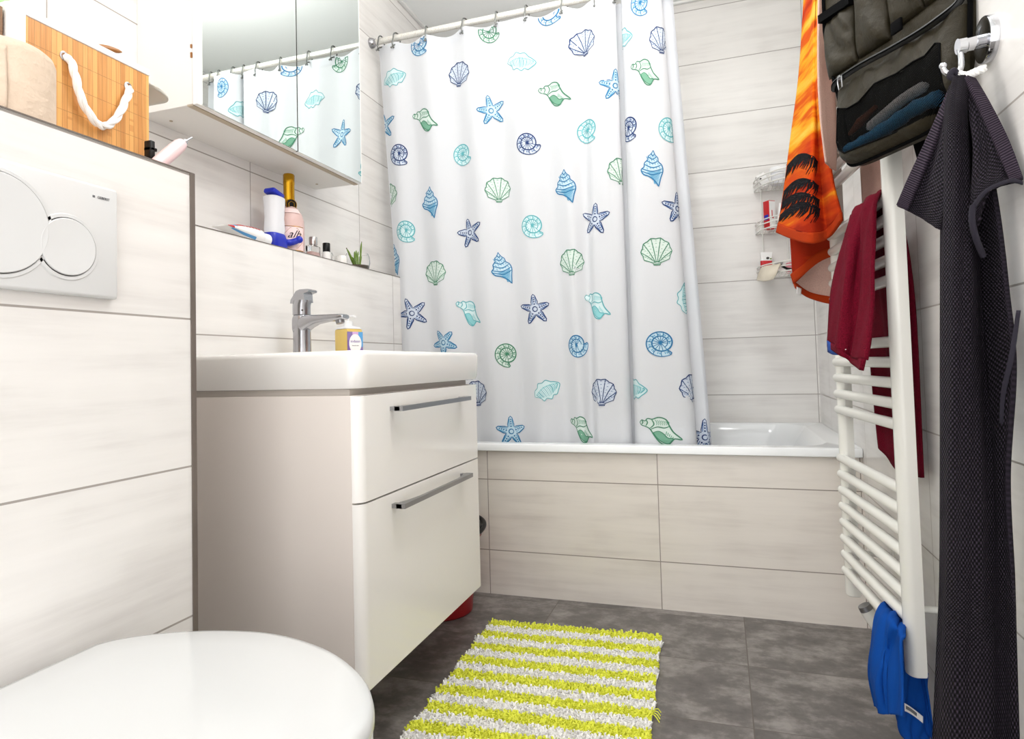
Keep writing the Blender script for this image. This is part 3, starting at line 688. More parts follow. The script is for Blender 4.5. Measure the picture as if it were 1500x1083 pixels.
def curt_ztop(t):
    x = curt_row(t)[0]
    k = 0
    while k < len(CURT_RINGS) - 2 and x > CURT_RINGS[k + 1]: k += 1
    a, b = CURT_RINGS[k], CURT_RINGS[k + 1]
    f = max(0.0, min(1.0, (x - a) / (b - a)))
    return CURT_TOP - (b - a) * .10 * math.sin(math.pi * f)

CURT_ARC = [0.0]
for _k in range(1, 661):
    _a, _b = curt_row((_k - 1) / 30), curt_row(_k / 30)
    CURT_ARC.append(CURT_ARC[-1] + math.hypot((_b[0] + _b[2] - _a[0] - _a[2]) / 2, (_b[1] + _b[3] - _a[1] - _a[3]) / 2))

def curt_t(a):
    a = max(0.0, min(CURT_ARC[-1] - 1e-6, a)); lo, hi = 0, 660
    while hi - lo > 1:
        m = (lo + hi) // 2
        if CURT_ARC[m] <= a: lo = m
        else: hi = m
    return (lo + (a - CURT_ARC[lo]) / max(1e-9, CURT_ARC[hi] - CURT_ARC[lo])) / 30

ORD = ['first', 'second', 'third', 'fourth', 'fifth', 'sixth', 'seventh', 'eighth', 'ninth', 'tenth', 'eleventh', 'twelfth']
def top_t(x):
    best = min(range(0, 2201), key=lambda k: abs(curt_row(k / 100)[0] - x) + .3 * abs(curt_row(k / 100)[1]))
    return best / 100
rings0 = None
for i, x in enumerate(CURT_RINGS):
    rt = bpy.data.objects.new('curtain_ring', None); COL.objects.link(rt); rt.location = (x, RY, RZ); rt.rotation_euler = (0, 0, math.radians(random.uniform(-22, 22)))
    tag(rt, 'dark chrome curtain ring, %s from the wall on the left end of the rod' % ORD[i], 'curtain ring', 'rings holding the shower curtain')
    if rings0 is None:
        path = [(0, -.020, -.046), (0, -.027, -.030), (0, -.022, -.012)] + [(0, -.0195 * math.cos(a), .0195 * math.sin(a)) for a in [math.pi * k / 12 for k in range(13)]] + [(0, .018, -.012), (0, .002, -.024), (0, -.020, -.038), (0, -.033, -.052)]
        o = MB().tube(smooth_path(path, 44), .0028, 8).build('hook', M['ring']); o.parent = rt
        p = MB().ball((0, -.033, -.052), .0040, 10).build('hook_tip', M['ring']); p.parent = rt
        p2 = MB().ball((0, -.020, -.046), .0040, 10).build('hook_tip', M['ring']); p2.parent = rt
        rings0 = [o, p, p2]
    else:
        for q in rings0:
            c = q.copy(); COL.objects.link(c); c.parent = rt

MOTIFS = [('volute', 'teal', 0.071, 1.98, 20),
 ('nautilus', 'blue', 0.196, 2.1, 0),
 ('scallop', 'navy', 0.361, 1.95, -10),
 ('nautilus', 'green', 0.497, 2.1, 30),
 ('volute', 'teal', 0.627, 1.95, 0),
 ('nautilus', 'blue', 0.738, 2.12, 10),
 ('scallop', 'navy', 0.846, 1.98, 10),
 ('volute', 'teal', 1.124, 1.97, -10),
 ('nautilus', 'blue', 1.214, 2.07, 0),
 ('scallop', 'navy', 1.301, 1.93, 0),
 ('conch', 'green', 1.224, 1.82, 0),
 ('conch', 'green', 0.196, 1.79, 0),
 ('star', 'blue', 0.485, 1.79, 10),
 ('conch', 'green', 0.738, 1.81, 0),
 ('star', 'blue', 0.97, 1.8, 0),
 ('star', 'blue', 0.0, 1.8, 0),
 ('nautilus', 'navy', 0.068, 1.67, 0),
 ('nautilus', 'teal', 0.345, 1.64, 20),
 ('nautilus', 'navy', 0.624, 1.64, 40),
 ('nautilus', 'teal', 0.85, 1.66, 0),
 ('nautilus', 'navy', 1.146, 1.64, 0),
 ('nautilus', 'teal', 1.306, 1.62, 0),
 ('whelk', 'blue', 1.235, 1.48, 0),
 ('whelk', 'blue', 0.759, 1.46, 5),
 ('scallop', 'green', 0.979, 1.49, 0),
 ('scallop', 'green', 0.488, 1.48, 0),
 ('whelk', 'blue', 0.193, 1.46, 0),
 ('nautilus', 'teal', 0.075, 1.36, 0),
 ('star', 'navy', 0.354, 1.33, 12),
 ('nautilus', 'teal', 0.618, 1.33, 10),
 ('star', 'navy', 0.874, 1.33, -5),
 ('scallop', 'green', 1.235, 1.19, 0),
 ('scallop', 'green', 0.766, 1.18, 0),
 ('whelk', 'blue', 0.478, 1.18, 15),
 ('scallop', 'green', 0.193, 1.18, 0),
 ('star', 'navy', 0.078, 1.03, 20),
 ('conch', 'teal', 0.323, 1.02, -10),
 ('star', 'navy', 0.606, 1.02, 3),
 ('conch', 'teal', 0.866, 1.02, -5),
 ('nautilus', 'blue', 0.768, 0.88, 60),
 ('nautilus', 'blue', 1.231, 0.88, 0),
 ('nautilus', 'green', 0.469, 0.86, -30),
 ('star', 'blue', 0.212, 0.91, 30),
 ('scallop', 'navy', 0.329, 0.71, 5),
 ('volute', 'teal', 0.627, 0.72, 30),
 ('scallop', 'navy', 0.88, 0.71, 0),
 ('volute', 'teal', 1.137, 0.72, 0),
 ('scallop', 'navy', 1.329, 0.72, 0),
 ('volute', 'teal', 1.329, 1.03, 90),
 ('star', 'navy', 1.32, 1.34, 0),
 ('star', 'blue', 0.465, 0.57, 0),
 ('conch', 'green', 0.768, 0.58, 0),
 ('conch', 'green', 1.221, 0.58, 0),
 ('scallop', 'green', 0.0, 1.51, 0),
 ('whelk', 'blue', 0.0, 1.25, 0),
 ('star', 'navy', 1.404, 0.55, 0)]

sc_ = thing('shower_curtain', 'white shower curtain printed with blue and green shells and starfish', 'shower curtain', (-.65, CURT_Y, CURT_TOP))
mats = [M['cloth']] + [M[a + b] for b in ('navy', 'blue', 'teal', 'green') for a in ('ink_', 'fill_', 'mid_')]
MIX = {a + b: 1 + 3 * i + j for i, b in enumerate(('navy', 'blue', 'teal', 'green')) for j, a in enumerate(('ink_', 'fill_', 'mid_'))}
cm = MB(); NTT = len(CURT) - 1
def cfn(u, v):
    t = u * NTT; z = curt_ztop(t) * (1 - v) + CURT_BOT * v
    x, y, z = curt_point(t, z)
    return Vector((x, y, z))
cm.grid(cfn, NTT * 10, 90)
def cpt(a, z, e):
    t = curt_t(a); p = Vector(curt_point(t, z)); q0 = Vector(curt_point(max(0, t - .02), z)); q1 = Vector(curt_point(min(NTT, t + .02), z))
    nrm = (q1 - q0).cross(Vector((0, 0, 1))).normalized()
    return p + nrm * e
AMAX = CURT_ARC[-1]
class Motif:
    def __init__(s, a, z, colr, rot, size): s.a, s.z, s.c, s.s = a, z, colr, size; s.r = math.radians(rot)
    def P(s, p, e):
        x = (p[0] * math.cos(s.r) - p[1] * math.sin(s.r)) * s.s; y = (p[0] * math.sin(s.r) + p[1] * math.cos(s.r)) * s.s
        if not (0.001 < s.a + x < AMAX - .001) or not (CURT_BOT < s.z + y < curt_ztop(curt_t(s.a + x)) - .002): return None
        return cpt(s.a + x, s.z + y, e)
    def line(s, pts, w=.035, kind='ink_', e=.0016):
        cm.mi = MIX[kind + s.c]; prev = None; m = len(pts); w *= .5
        for i, p in enumerate(pts):
            a, b = pts[max(0, i - 1)], pts[min(m - 1, i + 1)]
            dx, dy = b[0] - a[0], b[1] - a[1]; L = math.hypot(dx, dy) or 1; k = w * (.55 + .45 * math.sin(math.pi * min(1, max(0, (i + .5) / m))))
            l = s.P((p[0] - dy / L * k, p[1] + dx / L * k), e); r = s.P((p[0] + dy / L * k, p[1] - dx / L * k), e)
            if l is None or r is None: prev = None; continue
            v = (cm.bm.verts.new(l), cm.bm.verts.new(r))
            if prev: cm._f([prev[0], prev[1], v[1], v[0]])
            prev = v
    def fill(s, pts, kind='fill_', c=None, e=.0008, nr=3):
        cm.mi = MIX[kind + s.c]; m = len(pts)
        c = c or (sum(p[0] for p in pts) / m, sum(p[1] for p in pts) / m)
        R = []
        for k in range(nr + 1):
            f = max(.02, k / nr); R.append([s.P((c[0] + (p[0] - c[0]) * f, c[1] + (p[1] - c[1]) * f), e) for p in pts])
        R = [[cm.bm.verts.new(q) if q is not None else None for q in ring] for ring in R]
        for A, B in zip(R, R[1:]):
            for i in range(m):
                q = [A[i], A[(i + 1) % m], B[(i + 1) % m], B[i]]
                if None not in q: cm._f(q)
        if None not in R[0]: cm._f(R[0])
    def dot(s, p, r, kind='ink_'):
        s.fill([(p[0] + r * math.cos(k * math.pi / 4), p[1] + r * math.sin(k * math.pi / 4)) for k in range(8)], kind, p, .0019, 1)
def sp(pts, n=None, closed=False):
    n = n or len(pts) * 5
    q = [(x, y, 0) for x, y in pts]
    if closed: q = q + [q[0]]
    return [(p.x, p.y) for p in smooth_path(q, n)]
def star(M_, rnd):
    out = []
    for k in range(5):
        a = math.pi / 2 + k * 2 * math.pi / 5 + rnd.uniform(-.07, .07); b = a + math.pi / 5; L = rnd.uniform(.9, 1.08)
        ux, uy = math.cos(a), math.sin(a)
        out += [(ux * L * .9 + uy * .10, uy * L * .9 - ux * .10), (ux * L, uy * L), (ux * L * .9 - uy * .10, uy * L * .9 + ux * .10), (ux * .45 - uy * .2, uy * .45 + ux * .2), (.34 * math.cos(b), .34 * math.sin(b))]
        nx = a + 2 * math.pi / 5; out.append((math.cos(nx) * .45 + math.sin(nx) * .2, math.sin(nx) * .45 - math.cos(nx) * .2))
        for q in (.34, .5, .64, .78): M_.dot((ux * q * L, uy * q * L), .058 - .02 * q)
        for sgn in (-1, 1):
            M_.line([(ux * q * L - uy * sgn * (.15 - .08 * q), uy * q * L + ux * sgn * (.15 - .08 * q)) for q in (.3, .5, .7, .82)], .05, 'mid_', .0012)
    M_.fill(out, 'fill_', (0, 0)); M_.line(out + out[:2], .075)
    M_.line([(.15 * math.cos(k), .15 * math.sin(k)) for k in [2 * math.pi * j / 10 for j in range(11)]], .07)
def scallop(M_, rnd):
    A = [math.radians(-38 + 256 * k / 28) for k in range(29)]
    rim = [((1.0 + .045 * math.cos(k * math.pi * 2 / 4)) * math.cos(a), .08 + (.93 + .045 * math.cos(k * math.pi * 2 / 4)) * math.sin(a)) for k, a in enumerate(A)]
    base = (0, -.82); out = rim + [(-.26, -.74), (-.2, -.92), (.2, -.92), (.26, -.74)]
    M_.fill(out, 'fill_', (0, -.1)); M_.line(out + out[:2], .075)
    for k in range(4, 26, 4): M_.line([rim[k], ((rim[k][0]) * .55 + base[0] * .45, rim[k][1] * .55 + base[1] * .45 + .06), (base[0] + rim[k][0] * .1, base[1] + .12)], .06)
    for k in range(2, 28, 2):
        for q in (.35, .5, .65, .8, .93):
            x, y = base[0] + (rim[k][0] - base[0]) * q, base[1] + (rim[k][1] - base[1]) * q
            j = rnd.uniform(-.03, .03); M_.line([(x - .075 * q, y - .01 + j), (x, y + .03 + j), (x + .075 * q, y - .01 + j)], .035, 'mid_', .0012)
    M_.line([(-.26, -.74), (0, -.68), (.26, -.74)], .06); M_.line([(-.2, -.84), (.2, -.84)], .07)
def nautilus(M_, rnd):
    T0 = math.radians(-55)
    def R(t): return .12 * math.exp(.078 * t) 
    tm = 4 * math.pi
    sc = .88 / R(tm)
    S = lambda t: (R(t) * sc * math.cos(t + T0) + .06, R(t) * sc * math.sin(t + T0))
    outer = [S(tm - 2 * math.pi * k / 40) for k in range(41)]
    M_.fill(outer[:-1], 'fill_', (0.06, 0))
    M_.line([S(tm * k / 90) for k in range(91)], .085)
    M_.line([outer[0], ((outer[0][0] + outer[-1][0]) / 2 + .12, (outer[0][1] + outer[-1][1]) / 2 - .04), outer[-1]], .075)
    for k in range(0, 40, 4):
        t = tm - 2 * math.pi * k / 44
        a, b = S(t), S(t - 2 * math.pi)
        md = S(t - .0); mx, my = (a[0] + b[0]) / 2, (a[1] + b[1]) / 2
        M_.line([a, (mx + (a[1] - b[1]) * .12, my - (a[0] - b[0]) * .12), b], .05)
        for q in (.15, .3):
            t2 = t - q; a2, b2 = S(t2), S(t2 - 2 * math.pi)
            M_.line([(a2[0] * .62 + b2[0] * .38, a2[1] * .62 + b2[1] * .38), (a2[0] * .25 + b2[0] * .75, a2[1] * .25 + b2[1] * .75)], .06, 'mid_', .0012)
    for k in range(0, 14):
        t = tm - 2 * math.pi - k * .42; M_.line([S(t), S(t - 2 * math.pi) if t > 6.3 else (.06, 0)], .045)
def conch(M_, rnd):
    body = sp([(-.98, .52), (-.86, .66), (-.68, .60), (-.55, .74), (-.32, .70), (-.02, .80), (.30, .66), (.44, .28), (.62, -.10), (.98, -.50), (.62, -.46), (.36, -.78), (.02, -.70), (-.26, -.26), (-.44, .12), (-.66, .28), (-.88, .36)], 60, True)
    M_.fill(body, 'fill_', (0, .05)); M_.line(body, .07)
    M_.line(sp([(-.86, .40), (-.80, .52), (-.84, .64)]), .06); M_.line(sp([(-.64, .32), (-.56, .5), (-.62, .66)]), .06); M_.line(sp([(-.44, .18), (-.26, .40), (-.36, .70)]), .06)
    M_.line(sp([(-.40, .12), (-.1, .24), (.2, .18), (.42, .26)]), .06)
    lip = sp([(-.30, -.08), (-.06, .0), (.16, -.16), (.34, -.40), (.60, -.46), (.36, -.74), (.06, -.62), (-.16, -.36)], 30, True)
    M_.fill(lip, 'mid_', None, .0012, 2); M_.line(lip, .05)
    for k in range(7):
        x = -.2 + k * .09; M_.line(sp([(x, .66 - .02 * k), (x + .08, .5), (x + .06, .34)]), .04, 'mid_', .0012)
    for k in range(5):
        x = .3 + k * .07; M_.line([(x, -.02 - k * .08), (x - .04, -.22 - k * .06)], .05, 'mid_', .0012)
def whelk(M_, rnd):
    L = [(-.10, 1.0), (-.20, .74), (-.34, .56), (-.36, .36), (-.54, .16), (-.58, -.16), (-.44, -.52), (-.30, -.98)]
    R_ = [(-.30, -.98), (-.10, -.66), (.20, -.40), (.50, -.26), (.62, .0), (.46, .14), (.42, .36), (.24, .50), (.20, .70), (.04, .80), (-.10, 1.0)]
    L = [(-x, y) for x, y in L]; R_ = [(-x, y) for x, y in R_]; out = [(x, y) for x, y in sp(L, 26)[:-1] + sp(R_, 34)[:-1]]
    M_.fill(out, 'fill_', (0, 0)); M_.line(out + out[:1], .07)
    for yl, yr, xl, xr_ in ((.80, .86, -.16, .04), (.62, .68, -.26, .20), (.40, .48, -.34, .30), (.16, .28, -.48, .44), (-.04, .06, -.54, .6), (-.22, -.08, -.54, .58)):
        M_.line(sp([(-xl, yl), (-(xl + xr_) / 2, min(yl, yr) - .10), (-xr_, yr)]), .06)
    for k in range(11):
        q = k / 10; M_.line(sp([(.50 - .2 * q, -.05 - .75 * q), (.2 - .12 * q, -.2 - .6 * q), (-.3 + .4 * q, -.16 - .52 * q)]), .045, 'mid_', .0012)
    for y in (.7, .52, .32, .1):
        for k in range(5): M_.line([(-.3 + k * .15 * (1.2 - y * .6), y), (-.26 + k * .15 * (1.2 - y * .6), y - .12)], .04, 'mid_', .0012)
def volute(M_, rnd):
    out = sp([(-1.0, .10), (-.78, .42), (-.50, .50), (-.30, .72), (-.02, .62), (.28, .66), (.52, .40), (.74, .26), (1.0, -.04), (.66, -.36), (.42, -.52), (.2, -.44), (-.04, -.60), (-.3, -.40), (-.56, -.46), (-.66, -.2)], 64, True)
    M_.fill(out, 'fill_', (0, 0)); M_.line(out, .06)
    for k in range(15):
        q = k / 14; x = -.86 + 1.7 * q; w = rnd.uniform(.03, .07)
        M_.line(sp([(x * .92, .40 - abs(q - .45) * .5), (x * .94 + .05, .02), (x * .72, -.40 + abs(q - .5) * .4)]), w, 'mid_' if k % 2 else 'ink_', .0012)
    M_.line(sp([(-.86, .12), (-.2, .30), (.5, .22), (.9, -.02)]), .05, 'mid_', .0012)
DRAW = dict(star=star, scallop=scallop, nautilus=nautilus, conch=conch, whelk=whelk, volute=volute)
SIZE = dict(star=.060, scallop=.048, nautilus=.056, conch=.058, whelk=.064, volute=.054)
for i, (k, c, a, z, r) in enumerate(MOTIFS):
    DRAW[k](Motif(a, z, c, r, SIZE[k]), random.Random(i))
cm.mi = 0
cm.build('cloth', mats, sc_, angle=80, fixn=False)
hm = MB(); hm.grid(lambda u, v: cpt(u * AMAX, curt_ztop(curt_t(u * AMAX)) - .001 - .033 * v, .0011), NTT * 8, 1); hm.build('top_hem', M['cloth'], sc_, angle=80, fixn=False)

# ------------------------------------------------------------------ bucket
bu = thing('bucket', 'dark red plastic bucket with black handle between vanity and bathtub', 'bucket', (-.955, 1.978, 0))
c = (-.922, 1.975, 0)
MB().lathe([(.100, 0), (.104, .004), (.126, .245), (.141, .250), (.141, .266), (.126, .270), (.121, .262), (.100, .012), (.0005, .010)], c, 44).build('body', M['bucket'], bu)
m = MB(); hp = [(c[0] + .150 * math.cos(a), c[1] + .150 * math.sin(a) , .268 + .020 * abs(math.sin(a + .3)) ** 1.0) for a in [math.radians(-75 + 150 * k / 24) for k in range(25)]]
m.tube(hp, .0075, 10); m.build('handle', M['black'], bu, label='black carrying handle')
m = MB(); m.lathe([(.138, .270), (.142, .274), (.142, .282), (.134, .286), (.0005, .290)], c, 44); m.build('lid', M['black'], bu)

# ------------------------------------------------------------------ bath mat
mt = thing('bath_mat', 'tufted bath mat with lime yellow and white stripes on the grey floor', 'bath mat', (-.43, 1.52, 0))
MAT = Matrix.Translation((-.4405, 1.5135, 0)) @ Matrix.Rotation(math.radians(2.35), 4, 'Z')
MWd, MLn = .522, .805
m = MB()
m.box(-MWd / 2, MWd / 2, -MLn / 2, MLn / 2, 0.0005, .006, M=MAT); m.build('backing', M['binding'], mt)
n = NT('yellow and white tuft yarn'); n.set(Roughness=.95, Specular_IOR_Level=.15)
sv = n.xyz(n.uv())[1]; fr = n.math('FLOORED_MODULO', n.math('DIVIDE', sv, .0825), 1.0)
st = n.math('LESS_THAN', fr, .51); nz = n.noise(n.pos(), 160, 2)
n.color(n.mix(st, n.mix(nz, rgb(240, 237, 232), rgb(253, 252, 250)), n.mix(nz, rgb(222, 226, 52), rgb(246, 248, 108)))); M['tuft'] = n.m
m = MB(); rn = random.Random(3)
NXT, NYT = 100, 156
for i in range(NXT):
    for j in range(NYT):
        x = -MWd / 2 + (i + rn.random()) * MWd / NXT; y = -MLn / 2 + (j + rn.random()) * MLn / NYT
        x += .004 * math.sin(y * 40) * (abs(x) > MWd / 2 - .03)
        h = rn.uniform(.010, .016); r = rn.uniform(.0030, .0044); a = rn.uniform(0, 6.28); ln = rn.uniform(.002, .008)
        tx_, ty_ = math.cos(a) * ln, math.sin(a) * ln
        s_ = MLn / 2 - y
        bs = [m.bm.verts.new(MAT @ Vector((x + r * math.cos(a + q), y + r * math.sin(a + q), .003))) for q in (0, 2.1, 4.2)]
        tp_ = [m.bm.verts.new(MAT @ Vector((x + tx_ + r * .8 * math.cos(a + q + .5), y + ty_ + r * .8 * math.sin(a + q + .5), .003 + h))) for q in (0, 2.1, 4.2)]
        for f in [m._f([bs[k], bs[(k + 1) % 3], tp_[(k + 1) % 3], tp_[k]]) for k in range(3)] + [m._f(tp_)]:
            if f:
                for lp in f.loops: lp[m.uvl].uv = (x, s_)
for k in range(4):
    b0 = MAT @ Vector((MWd / 2, -.02 + k * .004, .008)); m.tube([b0, b0 + Vector((.006, .005 * (k - 2), .004)), b0 + Vector((.012, .009 * (k - 2), .003)), b0 + Vector((.018, .010 * (k - 2), -.005))], .0013, 5)
for f in m.bm.faces:
    for lp in f.loops:
        if lp[m.uvl].uv[1] == 0: lp[m.uvl].uv = (0, .42)
for j in range(64):
    y0, y1 = -MLn / 2 + MLn * j / 64, -MLn / 2 + MLn * (j + 1) / 64
    f = m._f([m.bm.verts.new(MAT @ Vector(q)) for q in ((-MWd / 2, y0, .009), (MWd / 2, y0, .009), (MWd / 2, y1, .009), (-MWd / 2, y1, .009))])
    for lp in f.loops: lp[m.uvl].uv = (.1, MLn / 2 - (y0 + y1) / 2)
m.build('pile', M['tuft'], mt, angle=80)

# ------------------------------------------------------------------ towel radiator
RF, RN = Vector((.305, 1.87, 0)), Vector((.338, 1.44, 0))     # far and near pole in plan
ra = thing('towel_radiator', 'white tubular towel radiator with horizontal rungs on the right wall', 'radiator', (.32, 1.65, .195))
dv = (RF - RN).normalized(); wn = Vector((dv.y, -dv.x, 0))      # wn points to the wall
RADTOP = 1.85
for P_ in (RF, RN):
    poly = []
    for k in range(17):
        a = math.pi * k / 16; q = P_ - wn * (.016 * math.sin(a)) + dv * (.0215 * math.cos(a)); poly.append((q.x, q.y))
    for s in (-1, 1):
        q = P_ + wn * .016 + dv * (.0195 * s); poly.append((q.x, q.y))
    m = MB(); cc = (P_.x, P_.y)
    sh = lambda f: [(cc[0] + (x - cc[0]) * f, cc[1] + (y - cc[1]) * f) for x, y in poly]
    m.loft([[(x, y, z) for x, y in sh(f)] for f, z in ((.8, .193), (.95, .195), (1, .199), (1, RADTOP - .004), (.95, RADTOP), (.8, RADTOP + .002))])
    m.build('pole', M['rad'], ra, angle=35)
RUNGS = [.255 + .042 * k for k in range(8)] + [.677 + .042 * k for k in range(5)] + [.971 + .042 * k for k in range(5)] + [1.265 + .042 * k for k in range(5)] + [1.559 + .042 * k for k in range(7)]
def rung_at(y, z, off=0):
    f = (y - RN.y) / (RF.y - RN.y); p = RN + (RF - RN) * f - wn * ((.002 + .009 * min(1, max(0, f))) + off); return Vector((p.x, y, z))
ro = None
for z in RUNGS:
    if ro is None:
        a, b = rung_at(RN.y + .004, 0), rung_at(RF.y + .012, 0)
        ro = MB().tube([b, b + (a - b) * .002, b + (a - b) * .02, a], [.006, .0105, .0118, .0118], 18).build('rung', M['rad'], ra); ro.matrix_basis = Matrix.Translation((0, 0, z))
    else:
        c = ro.copy(); COL.objects.link(c); c.parent = ra; c.matrix_parent_inverse = ro.matrix_parent_inverse.copy(); c.matrix_basis = Matrix.Translation((0, 0, z))
for P_ in (RF + Vector((0, -.03, 0)), RN + Vector((0, .03, 0))):
    for z in (.31, 1.48): MB().cyl((P_.x + .012, P_.y, z), (XR - .0055, P_.y, z), .007, n=14).cyl((XR - .0055, P_.y, z), (XR - .0005, P_.y, z), .014, n=18).build('wall_bracket', M['rad'], ra)
vp = Vector((0.3428, 1.8000, 0.1483)); vq = Vector((0.3189, 1.8000, 0.1914))
vd = (vq - vp).normalized()
ve = vp - vd * .028; MB().tube(smooth_path([ve, ve + Vector((.012, 0, -.004)), Vector((XR - .005, ve.y - .004, ve.z - .004))], 10), .010, 14).build('supply_pipe', M['rad'], ra)
vv = MB().cyl(vp - vd * .03, vq - vd * .010, .015, .0165, 24).build('valve_body', M['rad'], ra)
MB().cyl(vq - vd * .010, vq + vd * .002, .0165, .0150, 24).build('valve_cap', M['steel'], vv, label='grey valve cap')

# ------------------------------------------------------------------ towels on the radiator
def cloth(m, rows, nu, nv, rip=0.0, fr=(5, 3), seed=0.0, uvs=None):
    f = sheet([[Vector(p) for p in r] for r in rows])
    w = sum((Vector(a) - Vector(b)).length for a, b in zip(rows[0], rows[0][1:])); h = sum((Vector(a[0]) - Vector(b[0])).length for a, b in zip(rows, rows[1:]))
    def g(u, v):
        p = f(u, v)
        if rip:
            e = .01; n_ = (f(min(1, u + e), v) - f(max(0, u - e), v)).cross(f(u, min(1, v + e)) - f(u, max(0, v - e)))
            if n_.length > 1e-9: p = p + n_.normalized() * rip * (math.sin(fr[0] * 6.28 * u + 1.7 * math.sin(fr[1] * v + seed) + seed) + .5 * math.sin(fr[0] * 13.1 * u + fr[1] * 4 * v + 2 * seed))
        return p
    m.grid(g, nu, nv, uvs or (w, h)); return g
# dark red towel over the upper rung block
ry = 1.139
def over(y, side, z): return rung_at(y, z, side)
rt = thing('hand_towel', 'dark red terry towel draped over the middle of the radiator', 'towel', (.31, 1.55, .8))
m = MB()
rows = [[over(1.69, -.040, .60), over(1.60, -.044, .555), over(1.53, -.040, .565), over(1.47, -.042, .57)],
        [over(1.72, -.034, .90), over(1.61, -.040, .90), over(1.54, -.034, .90), over(1.475, -.042, .90)],
        [over(1.70, -.026, 1.10), over(1.61, -.026, 1.10), over(1.54, -.026, 1.10), over(1.48, -.026, 1.10)],
        [over(1.70, -.004, 1.156), over(1.61, -.004, 1.157), over(1.54, -.004, 1.157), over(1.48, -.004, 1.157)],
        [(0.2901, 1.6150, 1.1181), (0.2912, 1.5350, 1.1242), (0.2982, 1.4750, 1.1248), (0.3030, 1.4200, 1.1186)],
        [(0.2717, 1.6150, 1.0486), (0.2676, 1.5050, 1.0318), (0.2899, 1.4850, 1.0341), (0.2908, 1.4100, 1.0192)],
        [(0.2490, 1.6050, 0.9465), (0.2526, 1.4950, 0.9293), (0.2769, 1.4750, 0.9192), (0.2832, 1.3900, 0.9055)],
        [(0.2353, 1.5950, 0.8528), (0.2391, 1.4850, 0.8324), (0.2594, 1.4650, 0.8145), (0.2621, 1.3750, 0.8102)]]
cloth(m, rows, 26, 70, .0035, (2.4, 5), .5); m.build('cloth', M['red_terry'], rt, angle=80, solid=.007)
m = MB(); cloth(m, [[(0.2346, 1.5900, 0.8543), (0.2384, 1.4800, 0.8338), (0.2585, 1.4600, 0.8145), (0.2624, 1.3700, 0.8116)], [(0.2340, 1.5900, 0.8403), (0.2392, 1.4800, 0.8209), (0.2592, 1.4600, 0.8018), (0.2568, 1.3700, 0.7894)]], 24, 3, 0); m.build('hem', M['red_terry'], rt, solid=.008)
m = MB(); cloth(m, [[(0.2281, 1.5650, 0.8538), (0.2355, 1.5350, 0.8422), (0.2437, 1.5050, 0.8326)], [(0.2285, 1.5650, 0.8279), (0.2346, 1.5350, 0.8214), (0.2406, 1.5050, 0.8210)]], 6, 3, 0); m.build('hanging_loop', plain('blue loop', rgb(22, 64, 140), .9), rt, solid=.003, label='bright blue tag')
m = MB(); cloth(m, [[(0.2409, 1.4950, 0.8369), (0.2487, 1.4650, 0.8318)], [(0.2418, 1.4950, 0.8252), (0.2428, 1.4850, 0.8265)]], 3, 3, 0); m.build('care_tag', M['white_label'], rt, solid=.001, label='white tag')

# orange beach towel over the top rungs
ot = thing('beach_towel', 'orange beach towel with black palm print hanging at the far radiator end', 'towel', (.25, 1.8, 1.0))
m = MB()
rows = [[(0.2815, 1.8600, 2.0680), (0.2837, 1.8000, 2.0247), (0.2836, 1.7400, 1.9821), (0.2880, 1.7200, 1.9667), (0.2873, 1.6800, 1.9384)],
        [(0.2579, 1.8700, 1.8317), (0.2627, 1.8100, 1.7964), (0.2635, 1.7500, 1.7619), (0.2697, 1.7400, 1.7548), (0.2681, 1.7000, 1.7323)],
        [(0.2337, 1.8700, 1.6079), (0.2426, 1.8100, 1.5797), (0.2487, 1.7500, 1.5520), (0.2566, 1.7400, 1.5462), (0.2568, 1.6900, 1.5239)],
        [(0.2071, 1.8600, 1.4379), (0.2232, 1.8000, 1.4110), (0.2380, 1.7200, 1.3777), (0.2547, 1.7400, 1.3822), (0.2609, 1.6800, 1.3607)],
        [(0.1842, 1.8600, 1.2903), (0.2037, 1.7800, 1.2614), (0.2281, 1.7000, 1.2326), (0.2554, 1.7300, 1.2390), (0.2706, 1.6700, 1.2332)],
        [(0.1645, 1.8600, 1.1834), (0.1885, 1.7700, 1.1485), (0.2221, 1.7000, 1.1215), (0.2619, 1.7200, 1.1318), (0.2835, 1.6600, 1.1572)]]
OTF = cloth(m, rows, 40, 80, .0016, (2, 3), 1.2)
oc = m.build('printed_layer', M['orange'], ot, angle=80, solid=.006, fixn=True)
m = MB(); cloth(m, [[(0.1644, 1.8580, 1.1848), (0.1883, 1.7680, 1.1498), (0.2219, 1.6980, 1.1228), (0.2616, 1.7180, 1.1332), (0.2832, 1.6580, 1.1584)], [(0.1583, 1.8580, 1.1592), (0.1857, 1.7680, 1.1235), (0.2209, 1.6980, 1.0959), (0.2622, 1.7180, 1.1094), (0.2839, 1.6580, 1.1388)]], 30, 4, 0); m.build('hem', M['orange_hem'], ot, solid=.007, label='ribbed orange hem')
m = MB(); rf = random.Random(11)
def on_t(u, v):
    e = .004; p = OTF(u, v); n_ = (OTF(u + e, v) - OTF(u - e, v)).cross(OTF(u, v + e) - OTF(u, v - e)).normalized()
    if n_.y > 0: n_ = -n_
    return p + n_ * .0042
def ribbon(m, pts, ws):
    pr = None
    for i, (u, v) in enumerate(pts):
        a, b = pts[max(0, i - 1)], pts[min(len(pts) - 1, i + 1)]; dx, dy = (b[0] - a[0]) * .16, (b[1] - a[1]) * .7; L = math.hypot(dx, dy) or 1
        w = ws[i] if isinstance(ws, list) else ws
        l = on_t(min(.66, max(.02, u - dy / L * w / .16)), v + dx / L * w / .7); r = on_t(min(.66, max(.02, u + dy / L * w / .16)), v - dx / L * w / .7)
        q = (m.bm.verts.new(l), m.bm.verts.new(r))
        if pr: m._f([pr[0], pr[1], q[1], q[0]])
        pr = q
